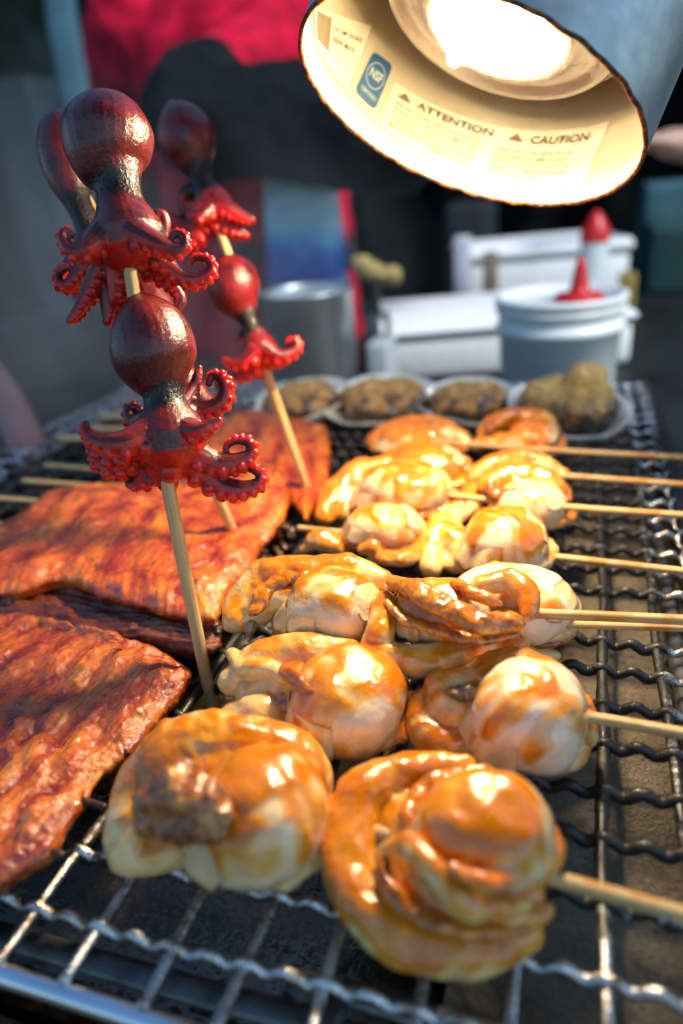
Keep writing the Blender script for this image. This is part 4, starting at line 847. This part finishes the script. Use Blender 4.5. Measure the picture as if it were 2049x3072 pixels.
bx('foam_box', 'wide white foam box with lid behind the white bucket', 'foam box', 885, 1455, 735, 850, 1.02, .26, FOAM, .01, .30, FOAM)
bx('foam_box', 'pale foam box at the back, behind the red capped bottle', 'foam box', 1075, 1450, 560, 640, 1.42, .22, FOAM, .012, .30, FOAM)
bx('plastic_crate', 'translucent plastic tub beside the steel pot', 'tub', 838, 890, 790, 850, .92, .05, plain('frosted_plastic', (.45, .50, .52), .4, 0, .1, 20), .004)
bx('paper_cup_stack', 'small brown carton in front of the far foam box', 'carton', 1108, 1140, 580, 640, 1.3, .03, plain('card', (.20, .15, .12), .8, 0, .2, 20), .003)
bx('milk_carton', 'pale slim carton left of the far foam box', 'carton', 1040, 1075, 545, 640, 1.28, .04, plain('pale_card', (.42, .46, .52), .6, 0, .1, 20), .004)
bx('butter_tub', 'small yellow tub at the right end of the far foam box', 'tub', 1425, 1462, 630, 660, 1.22, .04, plain('mustard', (.30, .20, .04), .5, 0, .1, 20), .004)
b, r, h = upright(1370, 482, 0, 1.2, 66)
t_ = thing('squeeze_bottle', b, 'white squeeze bottle with a red domed cap behind the bucket', 'bottle'); M = np.eye(4); M[:3, 3] = b
mb = MB(); lathe(mb, [(.001, 0), (r * .95, 0), (r, .01), (r, h * .70), (r * .9, h * .75)], M, 32); obj('body', mb, plain('cloudy_plastic', (.55, .62, .62), .4, 0, .05, 10), t_)
mb = MB(); lathe(mb, [(r * 1.0, h * .745), (r * 1.02, h * .80), (r * .9, h * .86), (r * .55, h * .93), (r * .3, h * .98), (.001, h)], M, 32); obj('cap', mb, RED, t_)
b, r, h = upright(702, 664, 0, .92, 212)
t_ = thing('stock_pot', b, 'open steel pot behind the far octopus skewer', 'pot'); M = np.eye(4); M[:3, 3] = b
mb = MB(); lathe(mb, [(.001, 0), (r * .97, 0), (r, .006), (r, h * .97), (r * 1.03, h * .985), (r * 1.03, h), (r * .99, h), (r * .965, h * .97), (r * .96, .006), (.001, .004)], M); obj('body', mb, STEEL, t_)
mb = MB(); lathe(mb, [(.001, h * .55), (r * .955, h * .55)], M); obj('broth', mb, plain('dark_broth', (.05, .02, .008), .15, 0, .2, 10), t_)
b, r, h = upright(862, 655, 0, 1.0, 60)
t_ = thing('basting_brush', b, 'tan bristled basting brush standing in a dark tin beside the pot', 'brush'); M = np.eye(4); M[:3, 3] = b
mb = MB(); lathe(mb, [(.001, 0), (r, 0), (r, h * .72), (r * .92, h * .72), (r * .92, .01), (.001, .008)], M, 28); obj('tin', mb, plain('dark_tin', (.10, .12, .13), .35, .7, .2, 20), t_)
mb = MB(); tube(mb, spline([b + [0, 0, .01], b + [.0, .0, h * 1.0], D(868, 640, 1.0)], 6), .006, 10); obj('handle', mb, BLACK, t_)
mb = MB(); tube(mb, spline([D(818, 600, 1.0), D(850, 622, 1.0), D(908, 640, 1.0)], 6), [.008 + .006 * math.sin(x * 3) for x in np.linspace(0, 1, 13)], 12); ball(mb, D(896, 630, 1.0), (.017, .016, .012)); ball(mb, D(832, 606, 1.0), (.016, .012, .012))
solid('bristles', mb, .002, plain('tan_bristle', (.42, .30, .10), .7, 0, .3, 120, .002), t_, 1, [(.006, .006)])
# printed sack
def m_bag():
    t = NT('printed_bag'); g = t.n('ShaderNodeSeparateXYZ'); t.l(t.pos(), g.inputs[0]); n = t.noise(14, 3, dist=.5); z = g.outputs['Z']; x = g.outputs['X']
    h = t.math('ADD', t.math('MULTIPLY', z, 4.5), t.math('MULTIPLY', t.math('SUBTRACT', n, .5), .5))
    c = t.ramp(h, [(.46, (.36, .50, .56)), (.50, (.36, .50, .56)), (.60, (.006, .05, .28)), (.80, (.01, .12, .45)), (.88, (.08, .34, .60)), (1.0, (.34, .54, .64))])
    s = t.ramp(t.noise(13, 2, vec=t.scale((1, 1, .25)), dist=.6), [(.48, 0), (.56, .85)]); low = t.ramp(h, [(.45, 1), (.6, 0)])
    c = t.mix(t.math('MULTIPLY', s, low), c, (.03, .16, .38)); t.set(Base_Color=c, Roughness=.35, Normal=t.bump(t.noise(30, 3), .01)); return t.m
a = D(672, 365, 1.12); zb = CT; w = 175 * pxs(a) / 2; hb = a[2] - CT
t_ = thing('rice_bag', (a[0], a[1], CT), 'pale plastic bag with blue print standing behind the pot', 'bag'); mb = MB()
for z_, k, y_ in ((0, .95, .05), (.02, 1.05, .06), (hb * .3, 1.08, .06), (hb * .6, 1.04, .05), (hb * .85, 1.0, .035), (hb * .97, .96, .012), (hb, .95, .006)):
    ring = []
    for q_ in range(24):
        an = q_ / 24 * 2 * math.pi; ca, sa = math.cos(an), math.sin(an); ring.append((a[0] + w * k * math.copysign(abs(ca) ** .45, ca), a[1] + .02 + y_ * math.copysign(abs(sa) ** .6, sa), CT + z_))
    mb.v.append(np.array(ring)); mb.a.append(np.zeros((24, 2))); 
    if mb.n: mb.f += [(mb.n - 24 + j, mb.n - 24 + (j + 1) % 24, mb.n + (j + 1) % 24, mb.n + j) for j in range(24)]; mb.fm += [0] * 24
    mb.n += 24
mb.f.append(tuple(mb.n - 24 + j for j in range(24))); mb.fm.append(0); mb.f.append(tuple(range(23, -1, -1))); mb.fm.append(0); obj('sack', mb, m_bag(), t_)
# teal dish, pink hose, hanging strip, far boxes
c = P(185, 1012, CT + .034); c[2] = CT; t_ = thing('serving_dish', c, 'flat teal dish beyond the left end of the grill', 'dish'); M = np.eye(4); M[:3, 3] = (c[0], c[1], CT); r = 125 * pxs(c)
mb = MB(); lathe(mb, [(.001, .0), (r * .6, 0), (r * .95, .03), (r, .034), (r * .97, .036), (r * .6, .006), (.001, .005)], M); obj('plate', mb, plain('teal_glaze', (.16, .33, .34), .35, 0, .1, 10), t_)
mb = MB(); tube(mb, spline([D(-60, 820, .7), D(20, 930, .68), D(75, 1060, .66), D(100, 1140, .66), D(60, 1190, .66)], 10), .017, 14)
tag(obj('gas_hose', mb, plain('pink_rubber', (.22, .11, .12), .7, 0, .2, 20)), 'dull pink rubber hose curving past the left edge of the grill', 'hose')
mb = MB(); tube(mb, spline([D(135, -80, 1.9), D(140, 30, 1.9), D(165, 170, 1.9), D(180, 245, 1.9)], 8), .045, 12, flat=.35)
tag(obj('hanging_cloth', mb, plain('blue_cloth', (.02, .07, .10), .8, 0, .2, 10)), 'narrow blue cloth strip hanging at the upper left', 'cloth')
for k, (u0, u1, vt, vb, d, col, lab) in enumerate([(-60, 70, 180, 300, 2.3, (.015, .03, .036), 'dark blue crate in the shade at the left edge'), (1490, 1640, 420, 470, 2.2, (.05, .13, .15), 'teal crate stacked at the far right'),
                                                (1500, 1640, 520, 600, 2.0, (.02, .06, .065), 'dark teal crate below the far right one'), (1020, 1120, 470, 560, 2.4, (.02, .03, .032), 'black crate far behind the foam boxes')]):
    bx('storage_crate', lab, 'crate', u0, u1, vt, vb, d, .3, plain('crate_plastic', col, .6, 0, .2, 8, spec=.2), .015, 0, None, 'crates at the back of the stall', GZ)

# ------------------------------------------------------------------ people
SKIN = plain('skin', (.42, .24, .17), .5, 0, .08, 15); SKIN.node_tree.nodes['Principled BSDF'].inputs['Subsurface Weight'].default_value = .1
def person(base, yaw, hands, elbows, torso_m, sleeve_m, hair_m, label, trousers, bare_fore=False):
    base = np.array(base); t = thing('person', base, label, 'person'); c, s = math.cos(yaw), math.sin(yaw)
    W = lambda x, y, z: base + np.array([x * c - y * s, x * s + y * c, z]); H = 1.62
    body = MB(); vest = MB(); slv = MB(); trs = MB(); hair = MB()
    tube(body, spline([W(0, 0, .86), W(0, .01, 1.0), W(0, .0, 1.2), W(0, .01, 1.34), W(0, .0, 1.40)], 5), [.14] * 8 + [.15] * 6 + [.13] * 3 + [.09, .07, .06, .05], 18, (0, 1, 0))
    tube(body, [W(0, 0, 1.36), W(0, -.01, 1.46)], .052, 14); ball(body, W(0, -.02, 1.55), (.075, .093, .112), None, 20, 14); ball(body, W(0, -.115, 1.54), (.014, .018, .022)); ball(body, W(0, -.098, 1.50), (.022, .012, .008))
    for k in (-1, 1): ball(body, W(k * .076, -.01, 1.545), (.012, .02, .03)); ball(body, W(k * .032, -.103, 1.56), (.015, .008, .008))
    for k in (-1, 1): tube(body, spline([W(k * .09, 0, .90), W(k * .10, -.01, .48), W(k * .10, .01, .08)], 6), np.linspace(.085, .04, 13), 14); tube(body, [W(k * .10, .02, .035), W(k * .105, -.13, .03)], .036, 10)
    for k in (-1, 1): tube(trs, spline([W(k * .085, 0, .92), W(k * .10, -.01, .48), W(k * .10, .01, .06)], 6), np.linspace(.105, .065, 13), 16)
    tube(trs, [W(0, 0, .84), W(0, 0, .98)], .16, 18)
    for k, hd, el in ((-1, hands[0], elbows[0]), (1, hands[1], elbows[1])):
        sh = W(k * .175, 0, 1.33); hd = np.array(hd); el = np.array(el); d = hd - el; d /= np.linalg.norm(d); dn = np.array([0, 0, -1.0]); sd_ = np.cross(d, dn); sd_ /= np.linalg.norm(sd_); dn = np.cross(sd_, d)
        if dn[2] > 0: dn = -dn
        tube(body, spline([W(k * .08, 0, 1.36), sh, (sh + el) / 2, el, (el + hd) / 2, hd], 5), np.interp(np.linspace(0, 1, 26), [0, .2, .5, .6, .8, 1], [.06, .055, .045, .042, .036, .026]), 14)
        tube(body, [hd, hd + d * .075], .028, 12, dn, .55)
        for f, (o_, L_) in enumerate(((-.026, .068), (-.009, .076), (.009, .07), (.025, .055))):
            p0 = hd + d * .085 + sd_ * o_; tube(body, spline([p0, p0 + d * L_ * .5 + dn * .008, p0 + d * L_ * .75 + dn * .03], 4), np.linspace(.0085, .0065, 9), 8)
        p0 = hd + d * .03 - sd_ * .03; tube(body, spline([p0, p0 - sd_ * .022 + d * .03, p0 - sd_ * .018 + d * .06 + dn * .012], 4), np.linspace(.011, .008, 9), 8)
        sp = spline([W(k * .13, 0, 1.34), sh, (sh + el) / 2, el * .85 + sh * .15], 6); tube(vest, sp, np.linspace(.085, .078, len(sp)), 18)
        sp = spline([el * .8 + sh * .2, el] + ([el + d * .05] if bare_fore else [(el + hd) / 2, hd - d * .01]), 6); tube(slv, sp, np.linspace(.086, .076, len(sp)), 18)
    ball(vest, W(0, 0, 1.20), (.18, .155, .22), np.array(Matrix.Rotation(yaw, 3, 'Z')), 24, 16, 2.6); ball(vest, W(0, 0, 1.0), (.175, .155, .24), np.array(Matrix.Rotation(yaw, 3, 'Z')), 24, 16, 2.6)
    ball(vest, W(0, 0, .78), (.19, .16, .34), np.array(Matrix.Rotation(yaw, 3, 'Z')), 24, 16, 2.6)
    for k in (-1, 1): ball(vest, W(k * .13, 0, 1.31), (.10, .11, .09), np.array(Matrix.Rotation(yaw, 3, 'Z')))
    ball(hair, W(0, .012, 1.585), (.086, .094, .095), None, 20, 14); tube(hair, [W(0, .08, 1.56), W(0, .09, 1.44)], .05, 12)
    solid('body', body, .005, SKIN, t, 3); solid('trousers', trs, .008, trousers, t, 3, [(.06, .01)]); solid('sleeves', slv, .006, sleeve_m, t, 3, [(.09, .025), (.03, .006)])
    solid('vest', vest, .008, torso_m, t, 4, [(.14, .03), (.05, .012)]); solid('hair', hair, .007, hair_m, t, 2, [(.02, .006)])
    return t
def cloth(name, col, rough=.8): return plain(name, col, rough, 0, .3, 25, .002, spec=.12)
HAIR = plain('black_hair', (.008, .007, .007), .5, 0, .3, 60)
pb = D(560, 250, 1.28); pb[2] = GZ
person(pb, .25, (D(330, 700, 1.55), D(920, 310, 1.02)), (D(300, 430, 1.65), D(450, 272, 1.08)), cloth('red_vest', (.45, .005, .03)), cloth('dark_sleeve', (.005, .008, .010)), HAIR,
       'vendor in a long red vest with a bent black sleeved arm', cloth('dark_trousers', (.02, .02, .025)))
pb = D(1930, 300, 1.5); pb[2] = GZ
person(pb, -.5, (D(1535, 330, 1.3), D(2050, 700, 1.3)), (D(1800, 360, 1.35), D(2100, 500, 1.4)), cloth('teal_shirt', (.03, .08, .09)), cloth('pale_cuff', (.35, .36, .38)), HAIR,
       'bystander whose bare forearm shows at the right edge', cloth('jeans', (.03, .04, .07)), True)

# ------------------------------------------------------------------ steam over the hot food
SC_, SR_ = (-.50, .58, .12), (.40, .38, .22)
mb = MB(); box(mb, [SC_[i] - SR_[i] for i in range(2)] + [.006], [SC_[i] + SR_[i] for i in range(3)]); st = bpy.data.materials.new('steam'); st.use_nodes = True; nt = st.node_tree; nt.nodes.clear()
N_ = nt.nodes.new; L_ = nt.links.new
ou = N_('ShaderNodeOutputMaterial'); pv = N_('ShaderNodeVolumePrincipled'); L_(pv.outputs[0], ou.inputs['Volume'])
pv.inputs['Color'].default_value = (.92, .92, .92, 1); pv.inputs['Anisotropy'].default_value = .2
tc = N_('ShaderNodeTexCoord'); mp = N_('ShaderNodeMapping'); mp.inputs['Scale'].default_value = (1, 1, .55); L_(tc.outputs['Object'], mp.inputs[0])
nz = N_('ShaderNodeTexNoise'); nz.inputs['Scale'].default_value = 9; nz.inputs['Detail'].default_value = 2; nz.inputs['Distortion'].default_value = .8; L_(mp.outputs[0], nz.inputs[0])
rm = N_('ShaderNodeMapRange'); rm.inputs['From Min'].default_value = .44; rm.inputs['From Max'].default_value = .68; rm.inputs['To Max'].default_value = 2.0; L_(nz.outputs['Fac'], rm.inputs['Value'])
m2 = N_('ShaderNodeMapping'); m2.vector_type = 'TEXTURE'; m2.inputs['Location'].default_value = SC_; m2.inputs['Scale'].default_value = SR_; L_(tc.outputs['Object'], m2.inputs[0])
ln = N_('ShaderNodeVectorMath'); ln.operation = 'LENGTH'; L_(m2.outputs[0], ln.inputs[0]); r2 = N_('ShaderNodeMapRange'); r2.inputs['From Min'].default_value = 1.0; r2.inputs['From Max'].default_value = .2; L_(ln.outputs['Value'], r2.inputs['Value'])
mu = N_('ShaderNodeMath'); mu.operation = 'MULTIPLY'; L_(rm.outputs[0], mu.inputs[0]); L_(r2.outputs[0], mu.inputs[1]); L_(mu.outputs[0], pv.inputs['Density'])
o = obj('steam', mb, st, kind='stuff'); cy.volume_step_rate = 2.0; cy.volume_max_steps = 64
